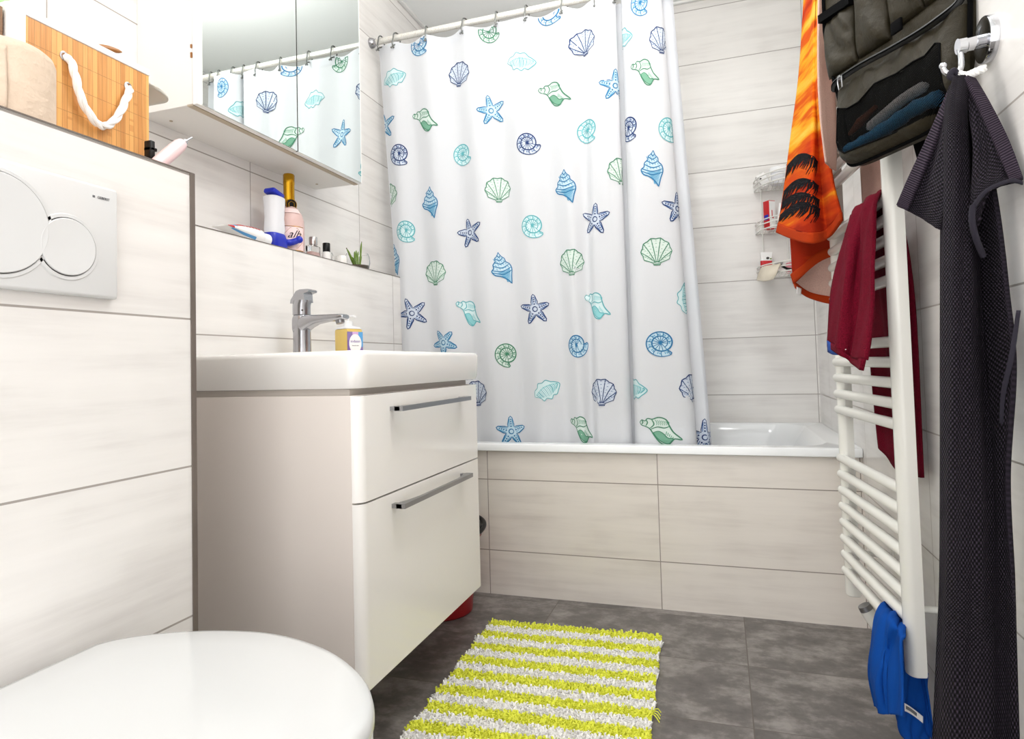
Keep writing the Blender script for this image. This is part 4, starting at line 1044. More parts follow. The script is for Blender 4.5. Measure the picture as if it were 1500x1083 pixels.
for v0, v1, hgt in ((.735, .685, .05), (.835, .775, .05), (.885, .83, .05), (.945, .865, .055)):
    spn = smooth_path([(.03, v0, 0), (.22, (v0 + v1) / 2 - .012, 0), (.42, v1 - .004, 0), (.64, v1 + .018, 0)], 24)
    ribbon(m, [(p.x, p.y) for p in spn], [.002 + .0042 * math.sin(math.pi * min(1, .12 + i / 26)) for i in range(25)])
    for i in range(1, 24):
        p = spn[i]; L = hgt * rf.uniform(.7, 1.25)
        ribbon(m, [(p.x, p.y), (p.x - .02, p.y + L * .5), (p.x - .06 - .03 * rf.random(), p.y + L)], [.0024, .0018, .0005])
m.build('palm_print', M['frond'], oc, angle=80, fixn=False, label='black palm frond print')
m = MB()
rows = [[(0.2725, 1.6100, 1.8925), (0.2866, 1.6500, 1.9172), (0.3055, 1.6900, 1.9407)], [(0.2510, 1.6100, 1.6845), (0.2661, 1.6500, 1.7042), (0.2846, 1.6900, 1.7230)], [(0.2418, 1.6100, 1.4910), (0.2625, 1.6500, 1.5052), (0.2868, 1.6900, 1.5187)], [(0.2423, 1.6100, 1.3617), (0.2623, 1.6500, 1.3567), (0.2862, 1.6900, 1.3589)], [(0.2486, 1.6100, 1.2677), (0.2631, 1.6500, 1.2664), (0.2810, 1.6900, 1.2674)]]
cloth(m, rows, 12, 50, .001, (2, 3), .4); m.build('lining', M['pink_terry'], ot, angle=80, solid=.004, label='pale pink reverse side')
m = MB()
rows = [[(0.1964, 1.9050, 1.1857), (0.2335, 1.8900, 1.1603), (0.2772, 1.9000, 1.1583), (0.3390, 1.8850, 1.1774)], [(0.1963, 1.9000, 1.1085), (0.2287, 1.8700, 1.0973), (0.2726, 1.8800, 1.1140), (0.3375, 1.8850, 1.1407)], [(0.1979, 1.8950, 1.0281), (0.2188, 1.8600, 1.0484), (0.2617, 1.8700, 1.0836), (0.3313, 1.8850, 1.1099)]]
cloth(m, rows, 20, 20, .001, (2, 3), .9); m.build('lower_layer', M['orange'], ot, angle=80, solid=.005)
m = MB(); cloth(m, [[(0.1932, 1.8930, 1.0471), (0.2175, 1.8570, 1.0647), (0.2620, 1.8670, 1.0997), (0.3313, 1.8820, 1.1223)], [(0.1991, 1.8930, 1.0202), (0.2215, 1.8570, 1.0405), (0.2642, 1.8670, 1.0737), (0.3303, 1.8820, 1.0985)]], 16, 3, 0); m.build('lower_hem', M['orange_hem'], ot, solid=.006)
m = MB()
rows = [[(0.2023, 1.9250, 1.0640), (0.2570, 1.9600, 1.1036), (0.3017, 1.9600, 1.1290), (0.3521, 1.9500, 1.1420)], [(0.2019, 1.9200, 1.0231), (0.2449, 1.9600, 1.0210), (0.2949, 1.9600, 1.0043), (0.3462, 1.9500, 1.0001)], [(0.2051, 1.9200, 1.0152), (0.2403, 1.9600, 0.9941), (0.2922, 1.9600, 0.9795), (0.3450, 1.9500, 0.9717)]]
cloth(m, rows, 20, 16, .0008, (2, 2), .1); m.build('inner_face', M['pink_terry'], ot, angle=80, solid=.004, label='pale reverse side of the lower fold')
m = MB(); cloth(m, [[(0.2018, 1.9170, 1.0285), (0.2404, 1.9570, 1.0035), (0.2921, 1.9570, 0.9869), (0.3448, 1.9470, 0.9790)], [(0.2064, 1.9170, 1.0110), (0.2414, 1.9570, 0.9860), (0.2912, 1.9570, 0.9658), (0.3439, 1.9470, 0.9564)]], 16, 3, 0); m.build('inner_hem', M['orange_hem'], ot, solid=.006)
m = MB(); cloth(m, [[(0.2078, 1.9130, 1.0143), (0.2211, 1.9250, 1.0090)], [(0.2070, 1.9130, 0.9934), (0.2186, 1.9250, 0.9901)]], 3, 3, 0); m.build('care_tag', M['white_label'], ot, solid=.001, label='white tag')
m = MB()
rows = [[(.362, 1.55, 1.80), (.362, 1.66, 1.80), (.357, 1.80, 1.80)], [(.370, 1.57, 1.45), (.368, 1.68, 1.45), (.362, 1.82, 1.45)], [(.372, 1.60, 1.20), (.370, 1.70, 1.17), (.365, 1.82, 1.13)], [(.372, 1.62, 1.13), (.370, 1.70, 1.06), (.365, 1.82, 1.0)]]
cloth(m, rows, 14, 40, .0015, (2, 3), .2); m.build('back_layer', M['pink_terry'], ot, angle=80, solid=.004)
m = MB(); cloth(m, [[(.334, 1.62, 1.817), (.334, 1.70, 1.817), (.330, 1.80, 1.817)], [(.300, 1.63, 1.825), (.298, 1.72, 1.827), (.294, 1.83, 1.825)], [(0.2888, 1.6800, 1.9380), (0.2837, 1.7600, 1.9963), (0.2816, 1.8500, 2.0609)]], 10, 12, 0)
cloth(m, [[(.334, 1.62, 1.817), (.334, 1.70, 1.817), (.330, 1.80, 1.817)], [(.362, 1.55, 1.80), (.362, 1.66, 1.80), (.357, 1.80, 1.80)]], 8, 4, 0); m.build('top_fold', M['orange'], ot, angle=80, solid=.005)

# royal blue cloth on the lowest rung
bl = thing('cleaning_cloth', 'royal blue knit cloth with white label over the lowest radiator rung', 'cloth', (.3, 1.5, .1))
m = MB()
rows = [[over(1.60, -.040, .07), over(1.54, -.036, .045), over(1.49, -.038, .06), over(1.47, -.036, .05)], [over(1.60, -.024, .20), over(1.55, -.024, .20), over(1.50, -.024, .20), over(1.475, -.024, .20)], [over(1.60, -.004, .271), over(1.55, -.004, .2715), over(1.50, -.004, .2715), over(1.475, -.004, .271)],
        [(0.2916, 1.5350, 0.2612), (0.2989, 1.4750, 0.2875), (0.3046, 1.4250, 0.2912), (0.3121, 1.3900, 0.2802)], [(0.2771, 1.5250, 0.2067), (0.2826, 1.4450, 0.2276), (0.2991, 1.4350, 0.2470), (0.3056, 1.3650, 0.2710)], [(0.2718, 1.5250, 0.1423), (0.2733, 1.4350, 0.1711), (0.2921, 1.4250, 0.1914), (0.2996, 1.3550, 0.2126)], [(0.2788, 1.5150, 0.0848), (0.2791, 1.4350, 0.1111), (0.2916, 1.4150, 0.1220), (0.2925, 1.3450, 0.1550)]]
cloth(m, rows, 30, 60, .004, (2.6, 3), .8); bc_ = m.build('cloth', M['blue_knit'], bl, angle=80, solid=.004)
m = MB()
rows = [[(0.3169, 1.4950, 0.2031), (0.3302, 1.4800, 0.1977), (0.3546, 1.4850, 0.1781), (0.3764, 1.5050, 0.1716)], [(0.3117, 1.4900, 0.1090), (0.3242, 1.4700, 0.1141), (0.3502, 1.4800, 0.1060), (0.3773, 1.5050, 0.1105)], [(0.3135, 1.4900, 0.0657), (0.3259, 1.4700, 0.0702), (0.3502, 1.4800, 0.0792), (0.3815, 1.5050, 0.0705)], [(0.3245, 1.4900, 0.0388), (0.3319, 1.4700, 0.0445), (0.3536, 1.4800, 0.0476), (0.3758, 1.5050, 0.0493)], [(0.3289, 1.4900, 0.0274), (0.3361, 1.4700, 0.0318), (0.3527, 1.4800, 0.0288), (0.3689, 1.5050, 0.0279)]]
cloth(m, rows, 24, 40, .004, (2, 3), .3); m.build('lower_fold', M['blue_knit'], bl, angle=80, solid=.004)
m = MB(); cloth(m, [[(0.3128, 1.4600, 0.1283), (0.3253, 1.4580, 0.1244), (0.3404, 1.4590, 0.1141), (0.3534, 1.4610, 0.1030)], [(0.3109, 1.4600, 0.1107), (0.3246, 1.4580, 0.1097), (0.3398, 1.4590, 0.1007), (0.3528, 1.4610, 0.0897)]], 12, 3, 0); lbw = m.build('care_label', M['white_label'], bl, solid=.0008, label='white care label with grey print')
m = MB(); cloth(m, [[(0.3235, 1.4560, 0.1225), (0.3316, 1.4560, 0.1183), (0.3421, 1.4570, 0.1100)], [(0.3232, 1.4560, 0.1158), (0.3313, 1.4560, 0.1117), (0.3418, 1.4570, 0.1034)]], 6, 2, 0); m.build('label_print', M['grey_ink'], lbw)

# ------------------------------------------------------------------ hook and dark towel
hk = thing('towel_hook', 'round chrome towel hook on the tiled right wall', 'hook', (XR, 1.10, 1.281))
hc = Vector((XR, 1.098, 1.281)); RX = Matrix(((0, 0, -1), (1, 0, 0), (0, 1, 0)))
MB().lathe([(.0335, 0), (.0335, .010), (.0325, .0115), (.029, .0118), (.024, .0095), (.0005, .0090)], hc, 48, RX).build('rosette', M['chrome'], hk)
hp_ = Vector((.3515, 1.09, 1.2735))
MB().cyl((XR - .008, 1.094, 1.278), (.362, 1.0905, 1.274), .0098, .0098, 24).cyl((.362, 1.0905, 1.274), hp_, .0112, .0112, 24).build('stem', M['chrome'], hk)
pth = smooth_path([hp_ + Vector((.003, 0, -.004)), hp_ + Vector((.0035, -.001, -.022)), hp_ + Vector((.001, -.002, -.036)), hp_ + Vector((-.009, -.003, -.043)), hp_ + Vector((-.019, -.004, -.036)), hp_ + Vector((-.021, -.004, -.027))], 26)
m = MB(); m.tube(pth, .0040, 12); m.ball(pth[-1], .0052, 14); m.build('hook_arm', M['chrome'], hk)
lk = hp_ + Vector((-.009, -.003, -.043))

dt = thing('waffle_towel', 'dark plum waffle towel hanging from the round chrome wall hook', 'towel', (.34, 1.06, .3))
m = MB()
rows = [[(0.3449, 1.0950, 1.2195), (0.3434, 1.0750, 1.2225), (0.3503, 1.0700, 1.2202), (0.3603, 1.0750, 1.2187), (0.3700, 1.0900, 1.2153)],
        [(0.3366, 1.1000, 1.1958), (0.3336, 1.0600, 1.1806), (0.3428, 1.0550, 1.1772), (0.3628, 1.0850, 1.1858), (0.3678, 1.0750, 1.1811)],
        [(0.3316, 1.1000, 1.1444), (0.3274, 1.0500, 1.1281), (0.3439, 1.0600, 1.1291), (0.3672, 1.1000, 1.1394), (0.3687, 1.0600, 1.1257)],
        [(0.3235, 1.1000, 1.0209), (0.3206, 1.0450, 1.0094), (0.3403, 1.0500, 1.0086), (0.3664, 1.0900, 1.0045), (0.3724, 1.0400, 1.0033)],
        [(0.3176, 1.1000, 0.9080), (0.3151, 1.0400, 0.9022), (0.3371, 1.0450, 0.9014), (0.3669, 1.0900, 0.9041), (0.3734, 1.0300, 0.8977)],
        [(0.3108, 1.1000, 0.7754), (0.3089, 1.0350, 0.7777), (0.3323, 1.0400, 0.7771), (0.3643, 1.0800, 0.7752), (0.3728, 1.0200, 0.7954)],
        [(0.3045, 1.1000, 0.6335), (0.3037, 1.0350, 0.6449), (0.3256, 1.0300, 0.6465), (0.3579, 1.0600, 0.6421), (0.3633, 1.0300, 0.6476)],
        [(0.2978, 1.1000, 0.4825), (0.2982, 1.0350, 0.5038), (0.3193, 1.0250, 0.5087), (0.3495, 1.0450, 0.5046), (0.3596, 1.0200, 0.5136)],
        [(0.2894, 1.1000, 0.3721), (0.2920, 1.0350, 0.4008), (0.3163, 1.0250, 0.4079), (0.3463, 1.0400, 0.4049), (0.3588, 1.0200, 0.4151)],
        [(0.2749, 1.1000, 0.2020), (0.2832, 1.0350, 0.2426), (0.3108, 1.0250, 0.2533), (0.3422, 1.0400, 0.2496), (0.3555, 1.0200, 0.2640)]]
cloth(m, rows, 40, 150, .0012, (3, 3), .3, (.24, .98)); m.build('body', M['waffle'], dt, angle=80, solid=.006)
m = MB()
L1 = [[(0.3474, 1.1000, 1.2211), (0.3414, 1.0900, 1.2138), (0.3354, 1.0850, 1.1901)], [(0.3240, 1.1250, 1.1593), (0.3282, 1.1100, 1.1430), (0.3311, 1.0750, 1.1208)], [(0.2966, 1.1400, 1.0994), (0.3116, 1.1200, 1.0740), (0.3211, 1.0700, 1.0449)], [(0.2769, 1.1450, 1.0548), (0.3023, 1.1300, 1.0315), (0.3183, 1.0850, 1.0009)]]
cloth(m, L1, 20, 40, .0012, (2, 3), .3, (.10, .22)); m.build('left_corner', M['waffle'], dt, angle=80, solid=.006)
m = MB(); cloth(m, [[(0.3430, 1.0950, 1.2156), (0.3430, 1.0880, 1.2045)], [(0.3214, 1.1220, 1.1586), (0.3269, 1.1080, 1.1478)], [(0.2949, 1.1370, 1.0988), (0.3045, 1.1220, 1.0871)], [(0.2753, 1.1420, 1.0553), (0.2880, 1.1340, 1.0435)]], 6, 40, 0, (1, 1), 0, (.03, .22)); m.build('left_hem', M['rib'], dt, angle=80, solid=.008)
m = MB()
R1 = [[(0.3567, 1.0700, 1.2131), (0.3625, 1.0750, 1.2122), (0.3673, 1.0800, 1.2075)], [(0.3506, 1.0500, 1.1445), (0.3597, 1.0450, 1.1462), (0.3745, 1.0500, 1.1488)], [(0.3452, 1.0350, 1.0770), (0.3615, 1.0300, 1.0831), (0.3839, 1.0350, 1.1008)], [(0.3395, 1.0300, 1.0235), (0.3529, 1.0150, 1.0420), (0.3803, 1.0200, 1.0561), ][:3], [(0.3436, 1.0300, 0.9897), (0.3565, 1.0120, 1.0390), (0.3914, 1.0120, 1.0452)]]
cloth(m, R1, 22, 40, .0010, (2, 3), .7, (.10, .22)); m.build('right_corner', M['waffle'], dt, angle=80, solid=.006)
m = MB(); cloth(m, [[(0.3504, 1.0630, 1.2162), (0.3626, 1.0700, 1.2121)], [(0.3587, 1.0450, 1.1610), (0.3726, 1.0470, 1.1645)], [(0.3692, 1.0270, 1.1002), (0.3840, 1.0280, 1.1080)], [(0.3784, 1.0120, 1.0449), (0.3915, 1.0080, 1.0478)]], 6, 44, 0, (1, 1), 0, (.03, .22)); m.build('right_hem', M['rib'], dt, angle=80, solid=.008)
m = MB(); cloth(m, [[(0.3369, 1.0220, 1.0219), (0.3483, 1.0040, 1.0388), (0.3757, 1.0040, 1.0486), (0.3891, 1.0040, 1.0433)], [(0.3397, 1.0220, 1.0140), (0.3496, 1.0040, 1.0331), (0.3754, 1.0040, 1.0431), (0.3889, 1.0040, 1.0388)]], 20, 2, 0); m.tube(smooth_path([(0.3376, 1.0220, 1.0199), (0.3365, 1.0240, 0.9987), (0.3422, 1.0300, 0.9755), (0.3541, 1.0450, 0.9532)], 10), .0028, 8); m.build('binding', M['loop'], dt, angle=80, solid=.003)
m = MB(); cloth(m, [[(0.3784, 1.0150, 0.8730), (0.3822, 1.0130, 0.8727)], [(0.3683, 1.0180, 0.8139), (0.3736, 1.0160, 0.8119)], [(0.3627, 1.0350, 0.7628), (0.3676, 1.0340, 0.7581)], [(0.3609, 1.0400, 0.7204), (0.3647, 1.0400, 0.7185)]], 4, 24, 0); m.build('side_hem', M['loop'], dt, angle=80, solid=.004)
m = MB(); m.tube(smooth_path([(0.3457, 1.0800, 1.2212), lk + Vector((-.006, -.006, -.003)), lk + Vector((0, -.007, .0045)), lk + Vector((.006, -.004, -.003)), (0.3593, 1.0800, 1.2189)], 22), .0042, 8, flat=1.0); m.build('hanging_loop', M['loop'], dt, label='plum tape loop over the hook')
ct = MB(); st = [Vector((0.3485, 1.0850, 1.2301)), Vector((0.3545, 1.0700, 1.2205)), Vector((0.3641, 1.0680, 1.2230)), Vector((0.3775, 1.0700, 1.2276))]
pr_ = smooth_path(st, 30)
for ph in (0, 2.1, 4.2):
    ct.tube([p + Vector((0, math.cos(ph + i * .5), math.sin(ph + i * .5))) * .0028 for i, p in enumerate(pr_)], [.0034 if 2 < i < 28 else .0026 for i in range(31)], 7)
tag(ct.build('cord_end', M['rope']), 'frayed white cotton cord looped on the chrome hook beside the towel', 'cord')

# ------------------------------------------------------------------ hanging wash bag
bgm = Matrix.Translation((.254, 1.40, 0)) @ Matrix.Rotation(math.atan2(-.891, .453), 4, 'Z')
wb = thing('wash_bag', 'olive grey nylon wash bag with net pocket hanging in front of the radiator', 'wash bag', (0, 0, 0)); wb.matrix_basis = bgm
def bagpart(m, name, mat, parent=None, **kw):
    o = m.build(name, mat, None, **kw); p = parent or wb; o.parent = p
    return o
ZT = 1.67
poly = [(.292, ZT), (-.050, ZT), (-.052, 1.50), (-.042, 1.425), (-.020, 1.352), (-.010, 1.31), (.0, 1.255), (.02, 1.222), (.06, 1.205), (.13, 1.200), (.215, 1.203), (.240, 1.226), (.273, 1.262), (.288, 1.311), (.292, 1.363)]
m = MB(); m.prism(poly, lambda x, z: (x, .004, z), (0, .016, 0))
bagpart(m, 'back_panel', M['nylon'], angle=50)
m = MB(); m.tube([(x, .002, z) for x, z in poly], .0040, 8, closed=True); bagpart(m, 'piping', M['black_cloth'])
def pillow(name, x0, x1, z0, z1, d, slope=0.0, pw_=5):
    def f(u, v):
        x = x0 + (x1 - x0) * u; z = z0 + (z1 - z0) * v + slope * u
        e = (1 - abs(2 * u - 1) ** pw_) ** .5 * (1 - abs(2 * v - 1) ** pw_) ** .5
        return Vector((x, .003 - d * e * (1 + .20 * math.sin(8 * u + 5 * v + x0 * 40) + .14 * math.sin(23 * u * v + 3 + x0 * 60)), z))
    m = MB(); m.grid(f, 30, 30); return bagpart(m, name, M['nylon'], angle=70, solid=.002)
pillow('pocket', -.044, .041, 1.392, 1.512, .013, -.002)
pillow('pocket', .046, .128, 1.393, 1.60, .017, -.004)
pillow('pocket', .132, .205, 1.398, 1.62, .016, .004)
pillow('pocket', .208, .280, 1.402, 1.62, .015, .006)
m = MB(); m.loft([[(X_, y, z - .011 * (X_ + .046) / .09) for y, z in ((-.014, 1.513), (-.014, 1.530), (.002, 1.530), (.002, 1.513))] for X_ in (-.050, 0, .043)]); bagpart(m, 'webbing_band', M['black_cloth'])
m = MB(); m.box(.156, .181, -.024, -.018, 1.377, 1.400, bev=.003); bagpart(m, 'velcro_patch', M['black_cloth'])
zp = [(-.018, -.008, 1.358), (.007, -.020, 1.364), (.08, -.025, 1.361), (.155, -.025, 1.354), (.222, -.023, 1.351), (.262, -.016, 1.357), (.280, -.008, 1.366), (.286, -.002, 1.380)]
m = MB(); m.tube(smooth_path(zp, 40), .0058, 8, flat=.8); zz = bagpart(m, 'zip', M['black'])
m = MB(); m.tube(smooth_path([(x, y - .005, z) for x, y, z in zp], 40), .0014, 6); bagpart(m, 'zip_teeth', M['black_cloth'], zz)
m = MB()
m.tube([(.029, -.034, 1.360), (.043, -.036, 1.358), (.045, -.037, 1.336), (.036, -.037, 1.333), (.032, -.036, 1.350)], .0015, 8, closed=True); m.box(.024, .033, -.032, -.022, 1.356, 1.366, bev=.001)
bagpart(m, 'zip_pull', M['steel'], zz, label='grey metal zip pull')
# lower pocket with net window
NETP = [(.016, 1.307), (.045, 1.294), (.079, 1.293), (.12, 1.309), (.171, 1.304), (.21, 1.305), (.233, 1.304), (.251, 1.316), (.259, 1.312), (.264, 1.264), (.268, 1.230), (.263, 1.210), (.248, 1.202), (.165, 1.200), (.043, 1.208), (.020, 1.222), (.012, 1.240)]
def inside(x, z):
    c = False; j = len(NETP) - 1
    for i in range(len(NETP)):
        (xi, zi), (xj, zj) = NETP[i], NETP[j]
        if (zi > z) != (zj > z) and x < (xj - xi) * (z - zi) / (zj - zi) + xi: c = not c
        j = i
    return c
PKT = .040
def pk(u, v):
    xl = -.006 + .014 * (1 - v) ** 3; xr = .288 - .006 * (1 - v) - .03 * max(0, 1 - v * 3) ** 2
    x = xl + (xr - xl) * u
    zl = 1.182 + .030 * abs(2 * u - 1) ** 8; zt = 1.350 + .012 * (2 * u - 1) ** 4
    z = zl + (zt - zl) * v
    e = (1 - abs(2 * u - 1) ** 10) ** .5 * (1 - (1 - min(1, v * 8)) ** 2) ** .5
    d = PKT * (1 - .55 * v ** 2.5)
    wr = .0022 * math.sin(17 * u + 6 * v) * v + .0018 * math.sin(41 * u - 9 * v) * v ** 2
    return Vector((x, .003 - d * e + wr, z))
for nm, want, mat in (('net_pocket', True, M['net']), ('pocket_front', False, M['nylon'])):
    m = MB(); N1, N2 = 160, 90
    V = {}
    for i in range(N1):
        for j in range(N2):
            p = pk((i + .5) / N1, (j + .5) / N2)
            if inside(p.x, p.z) == want:
                q = []
                for a, b in ((i, j), (i + 1, j), (i + 1, j + 1), (i, j + 1)):
                    if (a, b) not in V: V[(a, b)] = m.bm.verts.new(pk(a / N1, b / N2))
                    q.append(V[(a, b)])
                m._f(q)
    bagpart(m, nm, mat, angle=80, label='black net window' if want else None)
m = MB()
def on_pk(x, z):
    best = min(((i / 80, j / 50) for i in range(81) for j in range(51)), key=lambda q: (pk(*q).x - x) ** 2 + (pk(*q).z - z) ** 2)
    q = pk(*best); return Vector((x, q.y - .0012, z))
m.tube([on_pk(x, z) for x, z in NETP], .0017, 6, closed=True); bagpart(m, 'net_edge', M['black_cloth'])
m = MB(); m.tube([pk(k / 40, .012) + Vector((0, -.001, -.001)) for k in range(1, 40)], .0034, 8); bagpart(m, 'pocket_piping', M['black_cloth'])
m = MB(); m.loft([[(a + .004, .024, 1.26), (a + .028, .024, 1.26), (a + .028, .028, 1.26), (a + .004, .028, 1.26)] for a in (.126,)] + [[(.129, .034, 1.20), (.153, .034, 1.20), (.153, .038, 1.20), (.129, .038, 1.20)], [(.135, .040, 1.150), (.159, .040, 1.142), (.159, .044, 1.142), (.135, .044, 1.150)]]); bagpart(m, 'loose_strap', M['black_cloth'])
m = MB(); m.tube([(.10, .012, ZT - .005), (.115, .010, ZT + .06), (.14, .008, ZT + .065), (.155, .012, ZT - .005)], .004, 8); bagpart(m, 'hanging_loop', M['black_cloth'])
def in_bag(m, name, mat, label, cat):
    for v in m.bm.verts: v.co = bgm @ v.co
    o = m.build(name, mat); return tag(o, label, cat)
m = MB(); m.tube(smooth_path([(.020, -.016, 1.218), (.07, -.0165, 1.220), (.14, -.017, 1.226), (.20, -.017, 1.233), (.250, -.015, 1.230)], 20), [.004] + [.0125 + .0015 * math.sin(k * 1.9) for k in range(19)] + [.005], 14)
in_bag(m, 'toiletry_pack', plain('blue crinkled pack', rgb(70, 160, 214), .3), 'light blue toiletry pack lying in the net pocket of the wash bag', 'pack')
m = MB(); m.tube(smooth_path([(.085, -.018, 1.240), (.13, -.018, 1.250), (.175, -.018, 1.259), (.222, -.016, 1.262)], 12), [.004] + [.0095] * 11 + [.004], 14)
in_bag(m, 'toiletry_tube', M['white_label'], 'whitish tube on the blue pack inside the net pocket', 'tube')
m = MB(); m.tube([(.030, -.014, 1.250), (.06, -.014, 1.262), (.10, -.012, 1.276)], [.004, .009, .004], 14)
in_bag(m, 'wooden_comb', plain('brown horn', rgb(130, 66, 30), .4), 'brown comb behind the blue pack in the net pocket', 'comb')

# ------------------------------------------------------------------ corner caddy with toiletries
CQ = Vector((.3945, 2.9755, 0)); CRd = .226
ca = thing('corner_caddy', 'white wire three tier corner caddy above the bathtub', 'shower caddy', (.3, 2.9, 1.16))
TIERS = [1.172, 1.365, 1.552]
wire = lambda r, z, a0=0, a1=90, n=22: [CQ + Vector((-r * math.cos(math.radians(a0 + (a1 - a0) * k / n)), -r * math.sin(math.radians(a0 + (a1 - a0) * k / n)), z)) for k in range(n + 1)]
for z in TIERS:
    m = MB()
    m.tube(wire(CRd, z), .0030, 7); m.tube(wire(CRd + .002, z + .022), .0026, 7); m.tube(wire(CRd + .002, z + .040), .0026, 7)
    for x0, x1 in ((Vector((-CRd, -.003, z)), Vector((0, -.003, z))), (Vector((-.003, -CRd, z)), Vector((-.003, 0, z))), (Vector((-CRd, -.003, z + .04)), Vector((0, -.003, z + .04)))): m.tube([CQ + x0, CQ + x1], .0026, 7)
    for k in range(1, 13):
        q = CRd * k / 13; h = math.sqrt(CRd ** 2 - q ** 2); m.tube([CQ + Vector((-q, -.003, z)), CQ + Vector((-q, -h, z))], .0012, 5)
    for q in (.06, .12, .18): m.tube([CQ + Vector((-.003, -q, z)), CQ + Vector((-math.sqrt(CRd ** 2 - q ** 2), -q, z))], .0014, 5)
    for k in (0, 5, 10, 16, 22): p = wire(CRd, z)[k]; m.tube([p, p + Vector((0, 0, .040))], .0018, 6)
    m.build('tier', M['rad'], ca)
for p in (Vector((-.200, -.0035, 0)), Vector((-.100, -.0035, 0)), Vector((-.0035, -.2, 0))):
    MB().tube([CQ + p + Vector((0, 0, TIERS[0])), CQ + p + Vector((0, 0, 1.64))], .0030, 8).build('upright', M['rad'], ca)
T1, T2, T3 = [t + .0045 for t in TIERS[::-1]]
RT = lambda p, az, tilt=0, ax='X': Matrix.Translation(p) @ Matrix.Rotation(math.radians(az), 4, 'Z') @ Matrix.Rotation(math.radians(tilt), 4, ax)
j = thing('cosmetic_jar', 'white screw lid jar on the top caddy tier', 'jar', (.262, 2.90, T1))
MB().lathe([(.030, 0), (.033, .004), (.033, .045), (.0005, .0455)], (.262, 2.90, T1), 32).build('jar', M['frost'], j)
MB().lathe([(.0345, .046), (.036, .049), (.036, .068), (.034, .071), (.0005, .0715)], (.262, 2.90, T1), 32).build('lid', M['pump'], j)
sx = thing('soap_box', 'small white box leaning out of the top caddy tier beside the jar', 'box', (.205, 2.93, T1))
b = MB().box(-.018, .018, -.012, .012, 0, .058, bev=.001, M=RT((.214, 2.925, T1 + .004), 12, -28, 'Y')).build('carton', M['white_label'], sx)
MB().box(-.012, -.004, -.0125, -.012, .036, .042, M=RT((.214, 2.925, T1 + .004), 12, -28, 'Y')).build('print_mark', M['dark_gap'], b)
cl = thing('clear_bottle', 'clear plastic bottle behind the white jar on the top caddy tier', 'bottle', (.31, 2.935, T1))
MB().loft([[(.315 + x, 2.94 + y, T1 + z) for x, y in rrect(-w, w, -.018, .018, .012)] for w, z in ((.026, 0), (.028, .004), (.028, .070), (.014, .096), (.010, .108))]).build('body', M['glass'], cl)
MB().box(.298, .326, 2.922, 2.9225 - .003, T1 + .014, T1 + .036).build('green_label', plain('green label', rgb(60, 160, 110), .5), cl)
rb_ = thing('toothpaste_box', 'tall red carton with white side on the middle caddy tier', 'box', (.232, 2.92, T2))
MX = RT((.222, 2.915, T2), 38, 0)
b = MB().box(-.017, .017, -.017, .017, 0, .122, bev=.001, M=MX).build('carton', M['red'], rb_)
MB().box(-.0155, .016, -.0176, -.0172, .003, .119, M=MX).build('white_side', M['white_label'], b, label='white side panel')
MB().box(-.006, .006, -.0181, -.0177, .045, .050, M=MX).build('red_bar', M['red'], b); MB().box(-.004, .000, -.0181, -.0177, .050, .080, M=MX).build('red_bar', M['red'], b)
MB().box(-.0174, -.017, -.012, .012, .040, .062, M=MX).build('blue_patch', M['blue_plastic'], b)
gt = thing('cream_tube', 'white cream tube with green leaf print on the middle caddy tier', 'tube', (.278, 2.90, T2))
MY = RT((.266, 2.885, T2 + .003), 12, 10, 'Y')
b = MB().loft([[MY @ Vector((x, y, z)) for x, y in rrect(-w, w, -d, d, min(w, d) * .8)] for w, d, z in ((.016, .016, 0), (.016, .016, .016), (.021, .017, .02), (.024, .010, .075), (.025, .0018, .098))]).build('tube', M['white_label'], gt)
MB().box(-.010, .012, -.0150, -.0138, .066, .076, bev=.0004, M=MY @ Matrix.Rotation(math.radians(25), 4, 'Y')).build('green_leaf', plain('leaf green', rgb(40, 140, 70), .5), b)
for z in (.048, .038): MB().box(-.014, .012, -.0176, -.0165, z, z + .0045, M=MY).build('blue_line', plain('blue print', rgb(40, 70, 170), .5), b)
lt = thing('lotion_tube', 'white and red lotion tube standing on the lowest caddy tier', 'tube', (.198, 2.93, T3))
MZ = RT((.199, 2.925, T3), 8, 3, 'Y')
ks = ((.020, .014, 0), (.021, .014, .02), (.0225, .013, .045), (.0245, .007, .080), (.025, .0018, .098))
b = MB().loft([[MZ @ Vector((x, y, z)) for x, y in rrect(-w, w, -d, d, min(w, d) * .8)] for w, d, z in ks]).build('tube', M['white_label'], lt)
MB().loft([[MZ @ Vector((x, y, z)) for x, y in rrect(-w - .0005, w + .0005, -d - .0005, d + .0005, min(w, d) * .8)] for w, d, z in ((.0203, .0142, .008), (.021, .014, .02), (.0225, .013, .045), (.0236, .0102, .060))], (False, False)).build('red_band', M['red'], b)
MB().ball(MZ @ Vector((.004, -.0098, .071)), (.0065, .0015, .0055), 12).build('dark_emblem', M['dark_gap'], b); MB().ball(MZ @ Vector((.016, -.0098, .068)), (.004, .0015, .003), 10).build('green_mark', M['leaf'], b)
fl = thing('wash_mitt', 'beige cloth wash mitt hanging over the lowest caddy tier rail', 'wash mitt', (.22, 2.82, T3))
m = MB(); rows = [[(0.1955, 2.8600, 1.2025), (0.2235, 2.8400, 1.2034), (0.2516, 2.8300, 1.2056)], [(0.1786, 2.8500, 1.1966), (0.2070, 2.8000, 1.1905), (0.2449, 2.7850, 1.1940)], [(0.1635, 2.8400, 1.1646), (0.1936, 2.7750, 1.1572), (0.2301, 2.7750, 1.1658)], [(0.1571, 2.8350, 1.1443), (0.1849, 2.7750, 1.1325), (0.2162, 2.7750, 1.1388)]]
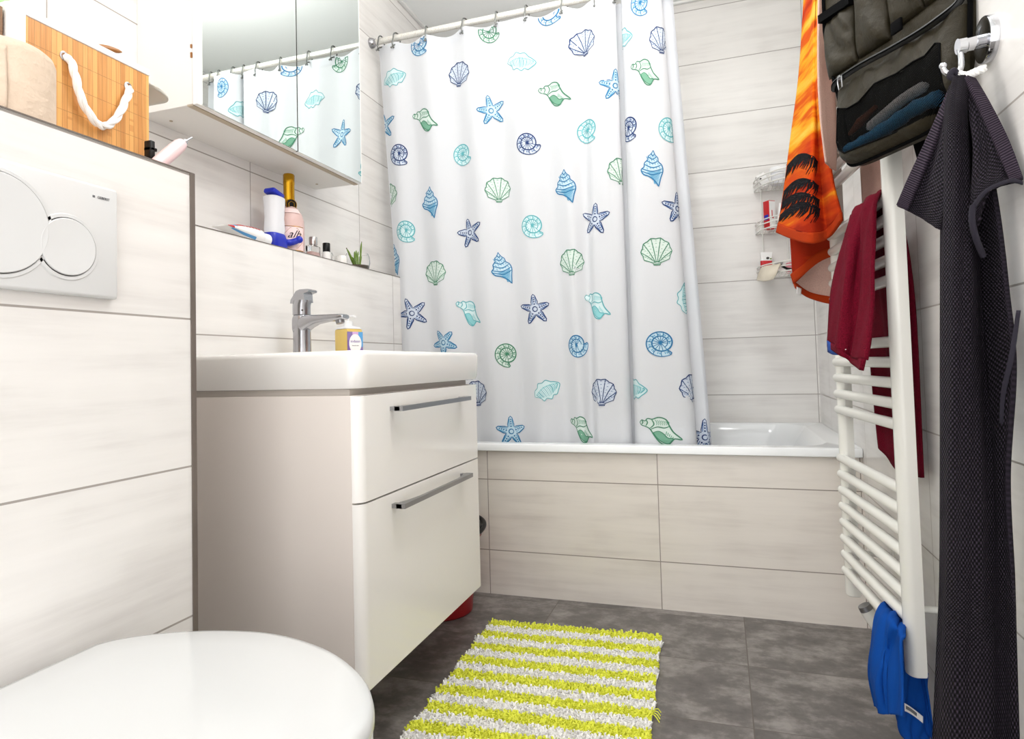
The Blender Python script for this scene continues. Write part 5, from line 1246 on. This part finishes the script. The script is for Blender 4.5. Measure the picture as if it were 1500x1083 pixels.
cloth(m, rows, 16, 16, .0012, (1.5, 2), .4); m.build('cloth', plain('beige cotton', rgb(222, 212, 194), .9, bump=(500, .4)), fl, angle=80, solid=.008)
rz_ = thing('razor', 'black and silver razor lying on the lowest caddy tier', 'razor', (.28, 2.87, T3))
MB().tube([(.245, 2.838, T3 + .030), (.275, 2.865, T3 + .014), (.32, 2.885, T3 + .006)], [.0055, .005, .004], 10).build('handle', M['black'], rz_)
MB().box(-.006, .006, -.02, .02, -.004, .004, bev=.002, M=RT((.243, 2.836, T3 + .032), 40)).build('razor_head', M['chrome'], rz_)
pkb = MB().box(-.025, .025, -.018, .018, 0, .046, bev=.008, seg=3, M=RT((.305, 2.925, T3), 20)).build('sponge', plain('dusty pink sponge', rgb(214, 140, 150), .9, bump=(300, .4)))
tag(pkb, 'dusty pink sponge at the back of the lowest caddy tier', 'sponge')

# ------------------------------------------------------------------ light and camera
def area(name, loc, size, power, col, target=None, sy=None):
    L = bpy.data.lights.new(name, 'AREA'); L.energy = power; L.color = col
    L.shape = 'DISK' if sy is None else 'RECTANGLE'; L.size = size
    if sy: L.size_y = sy
    o = bpy.data.objects.new(name, L); COL.objects.link(o); o.location = loc
    d = (Vector(target) - Vector(loc)) if target else Vector((0, 0, -1))
    o.rotation_euler = d.to_track_quat('-Z', 'Y').to_euler(); return o
pl_ = bpy.data.lights.new('ceiling_lamp_light', 'POINT'); pl_.energy = 11; pl_.color = (1.0, .99, .975); pl_.shadow_soft_size = .13
plo = bpy.data.objects.new('ceiling_lamp_light', pl_); COL.objects.link(plo); plo.location = (-.2, 1.15, 2.06)
us = bpy.data.lights.new('ceiling_fill_spot', 'SPOT'); us.energy = 34; us.spot_size = math.radians(150); us.spot_blend = .6; us.shadow_soft_size = .12; us.color = (1.0, .99, .975)  # added upward fill spot that brightens the ceiling; no real fixture
uso = bpy.data.objects.new('ceiling_fill_spot', us); COL.objects.link(uso); uso.location = (-.35, 1.66, 1.93); uso.rotation_euler = (math.pi, 0, 0)
w = bpy.data.worlds.new('daylight'); scn.world = w; w.use_nodes = True
w.node_tree.nodes['Background'].inputs[0].default_value = (1, .995, .985, 1); w.node_tree.nodes['Background'].inputs[1].default_value = 2.15

cam = bpy.data.cameras.new('camera'); co = bpy.data.objects.new('camera', cam); COL.objects.link(co); scn.camera = co
cam.sensor_width = 36; cam.sensor_fit = 'HORIZONTAL'; cam.clip_start = .02
co.matrix_world = Matrix(((0.949474, 0.036607, 0.311702, 0.000000), (0.312745, -0.027305, -0.949444, 0.000000), (-0.026245, 0.998957, -0.037374, 0.818111), (0.000000, 0.000000, 0.000000, 1.000000)))
cam.lens = 22.2680; cam.shift_x = 0.0; cam.shift_y = -0.02777
scn.view_settings.view_transform = 'Standard'; scn.view_settings.look = 'None'
scn.view_settings.exposure = 0.47; scn.view_settings.gamma = 1; scn.view_settings.use_curve_mapping = False
scn.cycles.use_denoising = True
scn.cycles.max_bounces = 10; scn.cycles.transparent_max_bounces = 12
